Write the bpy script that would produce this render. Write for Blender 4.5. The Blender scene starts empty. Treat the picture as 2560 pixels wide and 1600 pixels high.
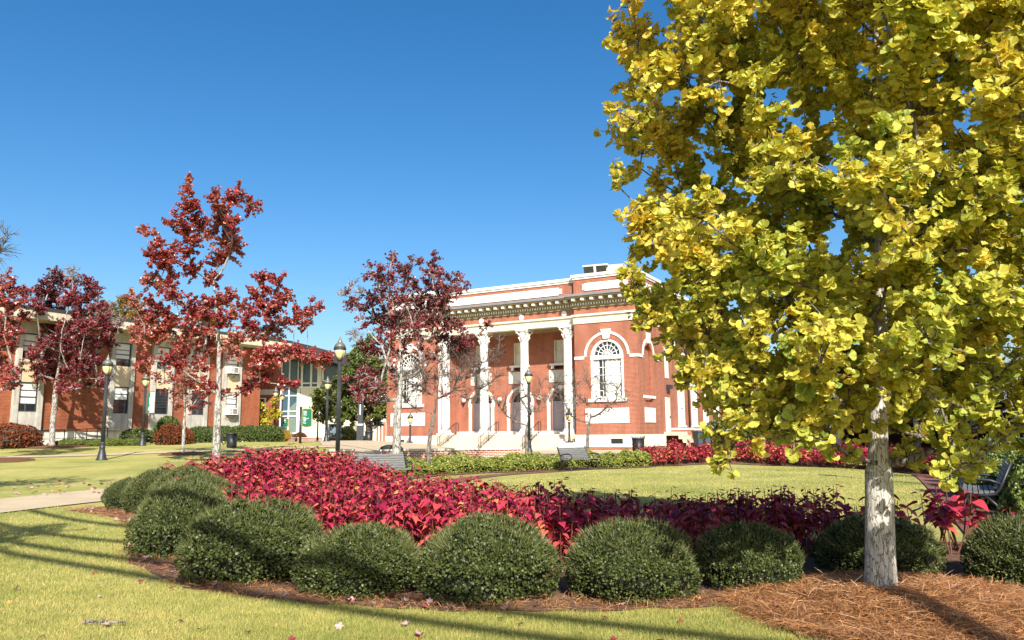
import bpy, math, random
import numpy as np
from mathutils import Vector, Matrix
PI = math.pi
scene = bpy.context.scene
COL = scene.collection
rng = np.random.default_rng(11)
random.seed(5)

# ------------------------------------------------------------------ camera
EYE = 1.6
F = 1950.0                       # focal length in pixels of the 2560 px wide photograph
PITCH, ROLL = math.radians(8.26), math.radians(0.5)
FW = Vector((0, math.cos(PITCH), math.sin(PITCH)))
U0 = Vector((0, -math.sin(PITCH), math.cos(PITCH)))
R0 = Vector((1, 0, 0))
RT = R0 * math.cos(ROLL) - U0 * math.sin(ROLL)
UP = R0 * math.sin(ROLL) + U0 * math.cos(ROLL)
cam_d = bpy.data.cameras.new("camera")
cam_d.sensor_width = 36.0
cam_d.lens = F / 2560 * 36.0
cam_d.clip_end = 3000
cam = bpy.data.objects.new("camera", cam_d)
COL.objects.link(cam)
m = Matrix((RT, UP, -FW)).transposed().to_4x4()
m.translation = Vector((0, 0, EYE))
cam.matrix_world = m
scene.camera = cam

def P(px, py, D):
    "world point seen at a pixel, at distance D ahead"
    d = FW * F + RT * (px - 1280) + UP * (800 - py)
    s = D / d.y
    return Vector((d.x * s, D, EYE + d.z * s))

def sstep(a, b, x):
    t = np.clip((x - a) / (b - a), 0, 1)
    return t * t * (3 - 2 * t)

CX, CY = 6.0, 26.0               # middle of the round lawn
def terr(x, y):
    x = np.asarray(x, float); y = np.asarray(y, float)
    left = np.clip(.033 * (y - 15), 0, 1.15)
    left = left - .5 * sstep(55, 80, y)
    right = .42 * sstep(29, 40, y)
    w = sstep(-11, -1, x)
    outer = left * (1 - w) + right * w
    r = np.hypot(x - CX, y - CY)
    ring = sstep(11.8, 15, r)
    mound = .52 * np.exp(-(((x + 5.0) / 2.1) ** 2 + ((y - 17.4) / 2.5) ** 2))
    straw = .13 * np.exp(-(((x - 3.49) / .95) ** 2 + ((y - 7.25) / .85) ** 2) ** 2)
    und = .02 * np.sin(x * .7 + 1.3) * np.sin(y * .5) * sstep(4, 9, y)
    return outer * ring + mound + straw + und
def tz(x, y):
    return float(terr(x, y))

# ------------------------------------------------------------------ objects
def tag(o, label=None, cat=None, group=None, kind=None):
    if label: o["label"] = label
    if cat: o["category"] = cat
    if group: o["group"] = group
    if kind: o["kind"] = kind
    return o
def thing(name, label, cat, loc=(0, 0, 0), rz=0, group=None):
    o = bpy.data.objects.new(name, None)
    o.empty_display_size = .2
    COL.objects.link(o)
    o.location = loc
    o.rotation_euler = (0, 0, rz)
    return tag(o, label, cat, group)
def copy_tree(o, parent=None):
    c = o.copy(); COL.objects.link(c); c.parent = parent
    for ch in list(o.children):
        copy_tree(ch, c)
    return c

def mesh_np(name, V, loops, totals, smooth=None, attr=None, uv=True):
    me = bpy.data.meshes.new(name)
    V = np.asarray(V, np.float32).reshape(-1, 3)
    loops = np.asarray(loops, np.int32).ravel(); totals = np.asarray(totals, np.int32)
    me.vertices.add(len(V)); me.vertices.foreach_set("co", V.ravel())
    me.loops.add(len(loops)); me.loops.foreach_set("vertex_index", loops)
    me.polygons.add(len(totals))
    starts = np.concatenate(([0], np.cumsum(totals)[:-1])).astype(np.int32)
    me.polygons.foreach_set("loop_start", starts)
    me.polygons.foreach_set("loop_total", totals)
    if smooth is not None:
        me.polygons.foreach_set("use_smooth", np.broadcast_to(np.asarray(smooth, bool), (len(totals),)).copy())
    me.update(calc_edges=True)
    if attr is not None:
        a = me.attributes.new("rnd", "FLOAT", "POINT")
        a.data.foreach_set("value", np.asarray(attr, np.float32))
    if uv:
        n = np.zeros(len(totals) * 3, np.float32); me.polygons.foreach_get("normal", n); n = n.reshape(-1, 3)
        nl = np.repeat(n, totals, axis=0); p = V[loops]
        h = np.stack((-nl[:, 1], nl[:, 0], 0 * nl[:, 0]), 1)
        hl = np.linalg.norm(h, axis=1, keepdims=True); h = h / np.maximum(hl, 1e-6)
        flat = np.abs(nl[:, 2]) > .75
        u = np.where(flat, p[:, 0], (p * h).sum(1)); v = np.where(flat, p[:, 1], p[:, 2])
        l = me.uv_layers.new(name="UVMap")
        l.data.foreach_set("uv", np.stack((u, v), 1).astype(np.float32).ravel())
    return me
def link(name, me, mat, parent=None, loc=None):
    o = bpy.data.objects.new(name, me)
    if mat is not None and not me.materials:
        me.materials.append(mat)
    elif mat is not None and me.materials[0] != mat:
        o.material_slots[0].link = 'OBJECT'; o.material_slots[0].material = mat
    COL.objects.link(o)
    if parent is not None: o.parent = parent
    if loc is not None: o.location = loc
    return o

class MB:
    "collects shapes and links them as one mesh object"
    def __init__(s, fn=None):
        s.v = []; s.l = []; s.t = []; s.s = []; s.a = []; s.fn = fn
    def add(s, vs, faces, smooth=False):
        o = len(s.v); s.a.append((o, len(s.t)))
        s.v += [tuple(s.fn(*p)) for p in vs] if s.fn else [tuple(p) for p in vs]
        for f in faces:
            s.l += [i + o for i in f]; s.t.append(len(f)); s.s.append(smooth)
        return s
    def box(s, x0, x1, y0, y1, z0, z1):
        v = [(x, y, z) for z in (z0, z1) for y in (y0, y1) for x in (x0, x1)]
        return s.add(v, [(0, 2, 3, 1), (4, 5, 7, 6), (0, 1, 5, 4), (2, 6, 7, 3), (0, 4, 6, 2), (1, 3, 7, 5)])
    def cbox(s, cx, cy, cz, sx, sy, sz):
        return s.box(cx - sx / 2, cx + sx / 2, cy - sy / 2, cy + sy / 2, cz - sz / 2, cz + sz / 2)
    def poly(s, pts):
        return s.add(pts, [tuple(range(len(pts)))])
    def prism(s, pts, d0, d1):
        "outline in (u, z) swept from depth d0 to d1"
        n = len(pts)
        v = [(u, d0, z) for u, z in pts] + [(u, d1, z) for u, z in pts]
        f = [tuple(range(n - 1, -1, -1)), tuple(range(n, 2 * n))]
        f += [(i, (i + 1) % n, n + (i + 1) % n, n + i) for i in range(n)]
        return s.add(v, f)
    def vprism(s, pts, z0, z1):
        n = len(pts)
        v = [(x, y, z0) for x, y in pts] + [(x, y, z1) for x, y in pts]
        f = [tuple(range(n - 1, -1, -1)), tuple(range(n, 2 * n))]
        f += [(i, (i + 1) % n, n + (i + 1) % n, n + i) for i in range(n)]
        return s.add(v, f)
    def tube(s, pts, rad, n=6, smooth=True, cap=True):
        pts = [Vector(p) for p in pts]
        if not hasattr(rad, '__len__'): rad = [rad] * len(pts)
        vs = []; fs = []
        ref = None
        for i, p in enumerate(pts):
            t = (pts[min(i + 1, len(pts) - 1)] - pts[max(i - 1, 0)])
            if t.length < 1e-9: t = Vector((0, 0, 1))
            t.normalize()
            if ref is None:
                ref = t.orthogonal().normalized()
            a = (ref - t * ref.dot(t))
            a = a.normalized() if a.length > 1e-6 else t.orthogonal().normalized()
            ref = a
            b = t.cross(a)
            for k in range(n):
                c, q = math.cos(2 * PI * k / n), math.sin(2 * PI * k / n)
                vs.append(p + (a * c + b * q) * rad[i])
        for i in range(len(pts) - 1):
            for k in range(n):
                k2 = (k + 1) % n
                fs.append((i * n + k, i * n + k2, (i + 1) * n + k2, (i + 1) * n + k))
        if cap:
            fs.append(tuple(range(n - 1, -1, -1)))
            fs.append(tuple((len(pts) - 1) * n + k for k in range(n)))
        return s.add(vs, fs, smooth)
    def lathe(s, prof, cx=0, cy=0, n=12, smooth=True, cap=True):
        vs = []; fs = []
        for r, z in prof:
            for k in range(n):
                vs.append((cx + r * math.cos(2 * PI * k / n), cy + r * math.sin(2 * PI * k / n), z))
        for i in range(len(prof) - 1):
            for k in range(n):
                k2 = (k + 1) % n
                fs.append((i * n + k, i * n + k2, (i + 1) * n + k2, (i + 1) * n + k))
        if cap:
            fs.append(tuple(range(n - 1, -1, -1)))
            fs.append(tuple((len(prof) - 1) * n + k for k in range(n)))
        return s.add(vs, fs, smooth)
    def sphere(s, c, r, n=12, m_=8, sz=1.0):
        prof = [(max(r * math.sin(PI * i / m_), .001), c[2] - r * sz * math.cos(PI * i / m_)) for i in range(m_ + 1)]
        return s.lathe(prof, c[0], c[1], n)
    def mesh(s, name):
        return mesh_np(name, s.v, s.l, s.t, s.s)
    def build_each(s, name, mat, parent=None):
        "every shape that was added becomes a part of its own"
        o = 0; li = 0; a = list(zip(s.a, s.a[1:] + [(len(s.v), len(s.t))]))
        for (v0, t0), (v1, t1) in a:
            n = sum(s.t[t0:t1])
            link(name, mesh_np(name, s.v[v0:v1], [i - v0 for i in s.l[li:li + n]], s.t[t0:t1], s.s[t0:t1]), mat, parent)
            li += n
    def build(s, name, mat, parent=None, loc=None):
        return link(name, s.mesh(name), mat, parent, loc)

# ------------------------------------------------------------------ materials
def newmat(name):
    m = bpy.data.materials.new(name); m.use_nodes = True
    nt = m.node_tree; nt.nodes.clear()
    out = nt.nodes.new("ShaderNodeOutputMaterial")
    return m, nt, out
def nd(nt, typ, **kw):
    n = nt.nodes.new(typ)
    for k, v in kw.items():
        if k.startswith("i_"):
            n.inputs[k[2:].replace("_", " ")].default_value = v
        else:
            setattr(n, k, v)
    return n
def ramp(nt, fac, cols, mode='LINEAR'):
    r = nt.nodes.new("ShaderNodeValToRGB"); r.color_ramp.interpolation = mode
    e = r.color_ramp.elements
    while len(e) < len(cols): e.new(.5)
    for i, c in enumerate(cols):
        pos, rgb = c if isinstance(c[0], (int, float)) and hasattr(c[1], '__len__') else (i / (len(cols) - 1), c)
        e[i].position = pos; e[i].color = (*rgb, 1)
    nt.links.new(fac, r.inputs[0])
    return r.outputs[0]
def coords(nt, kind="Object", scale=(1, 1, 1)):
    tc = nt.nodes.new("ShaderNodeTexCoord"); mp = nt.nodes.new("ShaderNodeMapping")
    mp.inputs["Scale"].default_value = scale
    nt.links.new(tc.outputs[kind], mp.inputs[0])
    return mp.outputs[0]
def noise(nt, vec, scale, detail=4, rough=.6):
    n = nd(nt, "ShaderNodeTexNoise"); n.inputs["Scale"].default_value = scale
    n.inputs["Detail"].default_value = detail; n.inputs["Roughness"].default_value = rough
    nt.links.new(vec, n.inputs["Vector"])
    return n.outputs["Fac"]
def bump(nt, h, strength, dist=.02):
    b = nd(nt, "ShaderNodeBump"); b.inputs["Strength"].default_value = strength; b.inputs["Distance"].default_value = dist
    nt.links.new(h, b.inputs["Height"]); return b.outputs[0]
def mixc(nt, fac, a, b, mode='MIX'):
    n = nt.nodes.new("ShaderNodeMix"); n.data_type = 'RGBA'; n.blend_type = mode
    for sock, val in ((n.inputs[0], fac), (n.inputs[6], a), (n.inputs[7], b)):
        if isinstance(val, (int, float)): sock.default_value = val
        elif isinstance(val, tuple): sock.default_value = (*val, 1) if len(val) == 3 else val
        else: nt.links.new(val, sock)
    return n.outputs[2]
def surf(name, col, rough=.7, var=.15, scale=3.0, metal=0, bumps=0, spec=.4, kind="Object", streak=0):
    "plain painted or mineral surface with some mottling"
    m, nt, out = newmat(name)
    b = nd(nt, "ShaderNodeBsdfPrincipled"); b.inputs["Roughness"].default_value = rough
    b.inputs["Metallic"].default_value = metal; b.inputs["Specular IOR Level"].default_value = spec
    v = coords(nt, kind); f = noise(nt, v, scale, 6)
    lo = tuple(c * (1 - var) for c in col); hi = tuple(min(1, c * (1 + var)) for c in col)
    c = ramp(nt, f, [(.3, lo), (.7, hi)])
    if streak:
        s = noise(nt, coords(nt, kind, (2.2, 2.2, .22)), 2.0, 7, .7)
        c = mixc(nt, 1.0, c, ramp(nt, s, [(.34, (1 - streak, 1 - streak * 1.05, 1 - streak * 1.15)), (.55, (1, 1, 1))]), 'MULTIPLY')
    nt.links.new(c, b.inputs["Base Color"])
    if bumps:
        nt.links.new(bump(nt, noise(nt, v, scale * 8, 6), bumps), b.inputs["Normal"])
    nt.links.new(b.outputs[0], out.inputs[0])
    return m
def brickmat(name, c1, c2, mortar, bw=.215, rh=.076, ms=.011):
    m, nt, out = newmat(name)
    b = nd(nt, "ShaderNodeBsdfPrincipled"); b.inputs["Roughness"].default_value = .85
    b.inputs["Specular IOR Level"].default_value = .25
    v = coords(nt, "UV")
    t = nd(nt, "ShaderNodeTexBrick"); nt.links.new(v, t.inputs["Vector"])
    t.inputs["Color1"].default_value = (*c1, 1); t.inputs["Color2"].default_value = (*c2, 1)
    t.inputs["Mortar"].default_value = (*mortar, 1)
    t.inputs["Scale"].default_value = 1; t.inputs["Mortar Size"].default_value = ms
    t.inputs["Mortar Smooth"].default_value = .1
    t.inputs["Brick Width"].default_value = bw; t.inputs["Row Height"].default_value = rh
    f = noise(nt, v, 1.6, 8, .7)
    g = ramp(nt, f, [(.3, (.88, .86, .86)), (.7, (1.06, 1.06, 1.05))])
    st = noise(nt, coords(nt, 'UV', (.9, .12, 1)), 1.4, 7, .7)
    g2 = ramp(nt, st, [(.36, (.74, .72, .72)), (.56, (1.04, 1.04, 1.04))])
    nt.links.new(mixc(nt, 1.0, mixc(nt, 1.0, t.outputs["Color"], g, 'MULTIPLY'), g2, 'MULTIPLY'), b.inputs["Base Color"])
    nt.links.new(bump(nt, t.outputs["Fac"], -.5, .01), b.inputs["Normal"])
    nt.links.new(b.outputs[0], out.inputs[0])
    return m
def leafmat(name, cols, transl=.35, rough=.45, spec=.35, tcol=None):
    m, nt, out = newmat(name)
    a = nd(nt, "ShaderNodeAttribute"); a.attribute_name = "rnd"
    c = ramp(nt, a.outputs["Fac"], cols)
    b = nd(nt, "ShaderNodeBsdfPrincipled"); b.inputs["Roughness"].default_value = rough
    b.inputs["Specular IOR Level"].default_value = spec
    nt.links.new(c, b.inputs["Base Color"])
    t = nd(nt, "ShaderNodeBsdfTranslucent")
    nt.links.new(mixc(nt, 1.0, c, tcol or (1.0, 1.0, .8), 'MULTIPLY'), t.inputs["Color"])
    x = nd(nt, "ShaderNodeMixShader"); x.inputs[0].default_value = transl
    nt.links.new(b.outputs[0], x.inputs[1]); nt.links.new(t.outputs[0], x.inputs[2])
    nt.links.new(x.outputs[0], out.inputs[0])
    return m
def barkmat(name, dark, light, sx=14, sz=2.2, lo=.35, hi=.6, lichen=None, bumps=.8, cw=.13, cd=.35):
    m, nt, out = newmat(name)
    b = nd(nt, "ShaderNodeBsdfPrincipled"); b.inputs["Roughness"].default_value = .9
    b.inputs["Specular IOR Level"].default_value = .2
    v = coords(nt, "Object", (sx, sx, sz)); f = noise(nt, v, 1.0, 8, .7)
    vo = nd(nt, "ShaderNodeTexVoronoi", feature='DISTANCE_TO_EDGE'); vo.inputs["Scale"].default_value = 1.1
    v2 = nt.nodes.new("ShaderNodeVectorMath"); v2.operation = 'ADD'
    nn = nd(nt, "ShaderNodeTexNoise"); nn.inputs["Scale"].default_value = 1.6; nt.links.new(v, nn.inputs["Vector"])
    nt.links.new(v, v2.inputs[0]); nt.links.new(nn.outputs["Color"], v2.inputs[1])
    nt.links.new(v2.outputs[0], vo.inputs["Vector"])
    crack = ramp(nt, vo.outputs["Distance"], [(.0, (0, 0, 0)), (cw, (1, 1, 1))])
    c = ramp(nt, f, [(lo, dark), (hi, light)])
    if lichen:
        f2 = noise(nt, coords(nt, "Object", (1, 1, 1)), 5, 5, .7)
        c = mixc(nt, ramp(nt, f2, [(.5, (0, 0, 0)), (.6, (1, 1, 1))]), c, lichen)
    c = mixc(nt, crack, tuple(x * cd for x in dark), c)
    nt.links.new(c, b.inputs["Base Color"])
    mx = nt.nodes.new("ShaderNodeMath"); mx.operation = 'MULTIPLY'
    nt.links.new(crack, mx.inputs[0]); nt.links.new(f, mx.inputs[1])
    nt.links.new(bump(nt, mx.outputs[0], bumps, .03), b.inputs["Normal"])
    nt.links.new(b.outputs[0], out.inputs[0])
    return m
def glassmat(name, col, rough=.04, spec=.9):
    m, nt, out = newmat(name)
    b = nd(nt, "ShaderNodeBsdfPrincipled"); b.inputs["Roughness"].default_value = rough
    f = noise(nt, coords(nt), .6, 2)
    nt.links.new(ramp(nt, f, [(.3, tuple(c * .7 for c in col)), (.7, tuple(c * 1.3 for c in col))]), b.inputs["Base Color"])
    b.inputs["Specular IOR Level"].default_value = spec
    nt.links.new(b.outputs[0], out.inputs[0])
    return m
def grassmat(name, blade=False):
    m, nt, out = newmat(name)
    b = nd(nt, "ShaderNodeBsdfPrincipled"); b.inputs["Roughness"].default_value = .8
    b.inputs["Specular IOR Level"].default_value = .15
    v = coords(nt, "Object")
    big = noise(nt, v, .35, 5, .6)
    base = ramp(nt, big, [(.28, (.25, .27, .07)), (.5, (.39, .37, .11)), (.75, (.53, .455, .165))])
    mid = noise(nt, coords(nt, 'Object', (1, 2.2, 1)), 2.6, 6, .7)
    base = mixc(nt, 1.0, base, ramp(nt, mid, [(.3, (.68, .78, .64)), (.5, (1, 1, 1)), (.72, (1.2, 1.1, 1.14))]), 'MULTIPLY')
    if blade:
        a = nd(nt, "ShaderNodeAttribute"); a.attribute_name = "rnd"
        g = ramp(nt, a.outputs["Fac"], [(0, (.45, .62, .4)), (.5, (1, 1, 1)), (.85, (1.25, 1.2, 1.2)), (1, (1.6, 1.45, 1.9))])
        c = mixc(nt, 1.0, base, g, 'MULTIPLY')
    else:
        fine = noise(nt, coords(nt, "Object", (1, .6, 1)), 38, 8, .8)
        g = ramp(nt, fine, [(.25, (.55, .62, .5)), (.5, (1, 1, 1)), (.78, (1.35, 1.3, 1.35))])
        c = mixc(nt, 1.0, base, g, 'MULTIPLY')
        nt.links.new(bump(nt, fine, .6, .04), b.inputs["Normal"])
    nt.links.new(c, b.inputs["Base Color"])
    if blade:
        t = nd(nt, "ShaderNodeBsdfTranslucent"); nt.links.new(c, t.inputs["Color"])
        x = nd(nt, "ShaderNodeMixShader"); x.inputs[0].default_value = .3
        nt.links.new(b.outputs[0], x.inputs[1]); nt.links.new(t.outputs[0], x.inputs[2])
        nt.links.new(x.outputs[0], out.inputs[0])
    else:
        nt.links.new(b.outputs[0], out.inputs[0])
    return m
def woodmat(name, col):
    m, nt, out = newmat(name)
    b = nd(nt, "ShaderNodeBsdfPrincipled"); b.inputs["Roughness"].default_value = .75
    f = noise(nt, coords(nt, "Object", (2, 30, 30)), 1.5, 8, .7)
    nt.links.new(ramp(nt, f, [(.3, tuple(c * .55 for c in col)), (.7, tuple(c * 1.25 for c in col))]), b.inputs["Base Color"])
    nt.links.new(bump(nt, f, .4, .005), b.inputs["Normal"])
    nt.links.new(b.outputs[0], out.inputs[0])
    return m

M = {}
M['brick'] = brickmat('red brick', (.355, .074, .034), (.25, .046, .023), (.44, .30, .21), .25, .085, .012)
M['brick2'] = brickmat('orange brick', (.35, .092, .036), (.25, .055, .023), (.33, .17, .10), .25, .085, .011)
M['wallbrick'] = brickmat('wall brick', (.34, .085, .045), (.26, .055, .03), (.62, .52, .44), ms=.014)
M['pathbrick'] = brickmat('path brick', (.27, .10, .065), (.2, .07, .05), (.2, .13, .1), bw=.2, rh=.1)
M['white'] = surf('white paint', (.78, .77, .72), .6, .08, 2.5, streak=.16)
M['cream'] = surf('cream paint', (.70, .66, .54), .6, .06, 1.5, streak=.2)
M['plinth'] = surf('plinth paint', (.76, .73, .64), .7, .06, 1.2, streak=.25)
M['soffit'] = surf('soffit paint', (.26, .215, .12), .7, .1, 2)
M['stone'] = surf('limestone', (.60, .50, .38), .8, .16, 2.5, bumps=.2)
M['cap'] = surf('concrete cap', (.52, .49, .43), .85, .14, 4, bumps=.2)
M['conc'] = surf('concrete walk', (.50, .395, .255), .9, .12, 1.2, bumps=.2)
M['relief'] = surf('stone relief', (.6, .58, .52), .8, .2, 9, bumps=.8)
M['door'] = surf('grey door paint', (.36, .34, .37), .5, .05, 2)
M['glass'] = glassmat('dark glass', (.018, .022, .028))
M['glassblue'] = glassmat('blue tinted glass', (.035, .08, .105), .12, .4)
M['blind'] = surf('white blinds', (.72, .72, .68), .6, .06, 2)
M['iron'] = surf('black iron', (.018, .02, .024), .45, .2, 8, spec=.5)
M['lampiron'] = surf('dark lamp metal', (.03, .034, .042), .45, .2, 8, spec=.5)
M['lampcap'] = surf('grey bronze cap', (.17, .17, .15), .4, .2, 6, metal=.3)
M['lampglass'] = surf('cream lamp glass', (.62, .55, .27), .25, .1, 4, spec=.6)
M['bench'] = woodmat('weathered grey slats', (.15, .15, .15))
M['mulch'] = surf('brown mulch', (.17, .095, .055), .95, .5, 14, bumps=1.0)
M['strawground'] = surf('pine straw ground', (.16, .07, .03), .95, .5, 16, bumps=1.0)
M['green'] = surf('green sign', (.004, .115, .07), .4, .05, 3)
M['gold'] = surf('gold trim', (.5, .36, .12), .4, .1, 3)
M['lettering'] = surf('white lettering', (.8, .8, .78), .5, .02, 3)
M['pipe'] = surf('brown downpipe', (.06, .035, .033), .5, .15, 4)
M['roofdark'] = surf('dark roof', (.035, .022, .022), .7, .2, 2)
M['bin'] = surf('blue grey plastic', (.05, .07, .10), .5, .1, 4)
M['ac'] = surf('beige metal unit', (.55, .50, .42), .6, .15, 3)
M['tan'] = surf('tan stucco', (.58, .47, .30), .85, .08, 5)
M['greywhite'] = surf('grey white concrete', (.46, .44, .385), .8, .16, 2, streak=.3)
M['tanfascia'] = surf('tan fascia paint', (.58, .52, .40), .7, .1, 2, streak=.2)
M['roofedge'] = surf('roof gravel stop', (.04, .045, .05), .6, .1, 2)
M['boxgreen'] = surf('transformer green', (.12, .17, .14), .5, .1, 3)
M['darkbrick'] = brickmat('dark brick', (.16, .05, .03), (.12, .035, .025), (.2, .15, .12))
M['slab'] = surf('grey slab', (.2, .2, .21), .8, .15, 2)
M['cart'] = surf('grey cart body', (.16, .18, .20), .4, .1, 4, spec=.5)
M['silver'] = surf('silver panel', (.45, .48, .5), .35, .1, 4, metal=.5)
M['rubber'] = surf('tyre rubber', (.02, .02, .02), .8, .2, 6)
M['seat'] = surf('tan seat', (.45, .38, .28), .7, .1, 4)
M['blue'] = surf('blue light lens', (.02, .12, .45), .3, .1, 4)
M['copper'] = surf('copper ramp roof', (.33, .13, .08), .7, .15, 2)
M['bark_ginkgo'] = barkmat('ginkgo bark', (.37, .32, .255), (.60, .555, .48), 26, 5.5, .3, .6, (.57, .55, .50), .9, .055, .5)
M['bark_maple'] = barkmat('pale maple bark', (.17, .15, .13), (.45, .42, .38), 10, 3, .3, .55, (.45, .45, .42), .6)
M['bark_grey'] = barkmat('grey bark', (.10, .082, .07), (.30, .26, .23), 14, 3, .3, .62, None, .5)
M['bark_grey2'] = barkmat('mottled grey bark', (.16, .14, .12), (.42, .39, .35), 14, 3, .3, .6, None, .5)
M['bark_dark'] = barkmat('dark twig bark', (.05, .035, .028), (.14, .10, .08), 14, 3, .3, .7, None, .4)
M['ginkgo'] = leafmat('ginkgo leaf', [(0, (.30, .38, .06)), (.35, (.52, .53, .085)), (.7, (.68, .60, .10)), (1, (.74, .56, .08))], .42, .42, .35, (1, .9, .5))
M['maple'] = leafmat('red maple leaf', [(0, (.10, .014, .014)), (.3, (.28, .03, .03)), (.6, (.42, .075, .06)), (.85, (.55, .25, .20)), (1, (.34, .17, .06))], .25, .3, .6)  # pale pink stop paints the leaves' sheen into their colour
M['maple2'] = leafmat('dark red leaf', [(0, (.06, .012, .013)), (.4, (.18, .022, .030)), (.75, (.32, .042, .055)), (1, (.40, .15, .12))], .25, .35, .5)
M['rustleaf'] = leafmat('rust leaf', [(0, (.09, .022, .010)), (.5, (.21, .055, .018)), (1, (.30, .13, .05))], .3)
M['greenleaf'] = leafmat('green tree leaf', [(0, (.05, .075, .016)), (.5, (.13, .165, .034)), (1, (.27, .26, .06))], .3)
M['yellowleaf'] = leafmat('yellow leaf', [(0, (.42, .38, .03)), (1, (.62, .52, .05))], .35)
M['goldleaf'] = leafmat('golden leaf', [(0, (.20, .14, .02)), (1, (.42, .27, .04))], .35)
M['box'] = leafmat('boxwood leaf', [(0, (.022, .036, .010)), (.5, (.068, .092, .022)), (.85, (.13, .145, .042)), (1, (.25, .245, .125))], .15, .42, .3)
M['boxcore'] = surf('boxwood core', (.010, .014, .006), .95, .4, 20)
M['limehedge'] = leafmat('yellow green hedge leaf', [(0, (.11, .145, .028)), (.5, (.29, .33, .06)), (1, (.5, .48, .12))], .25, .35, .4)
M['midhedge'] = leafmat('mid green hedge leaf', [(0, (.05, .085, .018)), (.5, (.16, .215, .042)), (1, (.38, .38, .10))], .22, .35, .4)
M['clipped'] = leafmat('clipped hedge leaf', [(0, (.03, .05, .012)), (.5, (.075, .11, .024)), (1, (.14, .17, .04))], .15, .5, .25)
M['coleus'] = leafmat('crimson leaf', [(0, (.10, .005, .022)), (.3, (.32, .016, .058)), (.6, (.45, .048, .066)), (.85, (.55, .12, .07)), (1, (.64, .26, .10))], .10, .42, .3, (1, .5, .6))  # darkest stop deepened to paint the shadowed gaps between leaves
M['coleusstem'] = surf('copper stem', (.16, .055, .03), .7, .2, 8)
M['grass'] = grassmat('lawn'); M['blade'] = grassmat('grass blade', True)
M['needle'] = leafmat('pine straw needle', [(0, (.17, .065, .024)), (.5, (.38, .175, .068)), (.85, (.54, .29, .135)), (1, (.64, .45, .27))], .1, .5, .3)
M['fallpink'] = surf('pale fallen leaf', (.42, .27, .25), .7, .25, 12)
M['fallred'] = surf('dark red fallen leaf', (.20, .03, .035), .7, .3, 12)
M['fallbrown'] = surf('brown fallen leaf', (.11, .05, .03), .7, .3, 12)
M['fallorange'] = surf('orange fallen leaf', (.55, .24, .06), .7, .2, 12)

# ------------------------------------------------------------------ ground and paths
def axis_pts(a, b, step, far):
    c = list(np.arange(a, b + 1e-6, step)); d = step
    hi = c[-1]; lo = c[0]; up = []; dn = []
    while hi < far:
        d *= 1.35; hi += d; up.append(hi)
    d = step
    while lo > -far:
        d *= 1.35; lo -= d; dn.append(lo)
    return np.array(dn[::-1] + c + up)
def ground():
    xs = axis_pts(-34, 30, .4, 1500); ys = axis_pts(-4, 60, .4, 1500)
    X, Y = np.meshgrid(xs, ys)
    Z = terr(X, Y)
    nx, ny = len(xs), len(ys)
    V = np.stack((X, Y, Z), -1).reshape(-1, 3)
    i = np.arange(nx * ny).reshape(ny, nx)
    q = np.stack((i[:-1, :-1], i[:-1, 1:], i[1:, 1:], i[1:, :-1]), -1).reshape(-1, 4)
    tag(link("ground", mesh_np("ground", V, q, np.full(len(q), 4), True), M['grass']), kind='structure')
ground()

def catmull(pts, n=10, closed=False):
    P_ = [np.array(p, float) for p in pts]; out = []
    N = len(P_)
    for i in range(N if closed else N - 1):
        p1, p2 = P_[i], P_[(i + 1) % N]
        p0 = P_[(i - 1) % N] if closed or i > 0 else 2 * p1 - p2
        p3 = P_[(i + 2) % N] if closed or i + 2 < N else 2 * p2 - p1
        for k in range(n):
            t = k / n
            out.append(.5 * (2 * p1 + (p2 - p0) * t + (2 * p0 - 5 * p1 + 4 * p2 - p3) * t * t + (3 * p1 - p0 - 3 * p2 + p3) * t ** 3))
    if not closed: out.append(P_[-1])
    return np.array(out)
def strip(name, line, wl, wr, mat, dz=.025, kind='structure', label=None, across=6, closed=False):
    line = np.asarray(line); n = len(line)
    T = np.roll(line, -1, 0) - np.roll(line, 1, 0)
    if not closed: T[0] = line[1] - line[0]; T[-1] = line[-1] - line[-2]
    T /= np.linalg.norm(T, axis=1, keepdims=True)
    N = np.stack((-T[:, 1], T[:, 0]), 1)
    wl = np.broadcast_to(np.asarray(wl, float), (n,)); wr = np.broadcast_to(np.asarray(wr, float), (n,))
    rows = []
    for k in range(across + 1):
        f = k / across
        off = (-wr * (1 - f) + wl * f)[:, None]
        p = line + N * off
        rows.append(np.column_stack((p, terr(p[:, 0], p[:, 1]) + dz)))
    V = np.stack(rows, 1).reshape(-1, 3); c = across + 1
    q = []
    for i in range(n if closed else n - 1):
        j = (i + 1) % n
        for k in range(across):
            q.append((i * c + k, i * c + k + 1, j * c + k + 1, j * c + k))
    o = link(name, mesh_np(name, V, q, np.full(len(q), 4), True), mat)
    return tag(o, label, kind=kind)

strip("brick_path", catmull([(-2.2, 22.5), (-1.7, 26), (-1.2, 28.2), (.4, 31.2), (2.0, 33.0), (3.6, 34.4)], 8), .95, 0, M['pathbrick'], .02, across=3)
strip("brick_path", catmull([(14.4, 28.8), (13.65, 26.9), (10.5, 20), (8.4, 15.5), (7.0, 12.5), (5.9, 10.2), (5.0, 8.2)], 8), 0.55, 0, M['pathbrick'], .028, across=3)
strip("sidewalk", catmull([(-22, -2), (-16, 9.2), (-11.5, 17.5), (-9.2, 21.5), (-6.5, 25.6)], 10), 1.35, 1.35, M['conc'])
strip("walkway", catmull([(-44, 24), (-30, 32.4), (-23, 35.9), (-16.5, 39.6), (-11, 43.2), (-9, 47)], 10), .9, .95, M['conc'])
strip("plaza", catmull([(-4.5, 36), (-7.0, 46), (-11, 60), (-17, 80), (-22, 102)], 10), [3.2] * 10 + [4] * 31, [4.5] * 20 + [5.5] * 21, M['conc'], .035, across=10)
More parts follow.
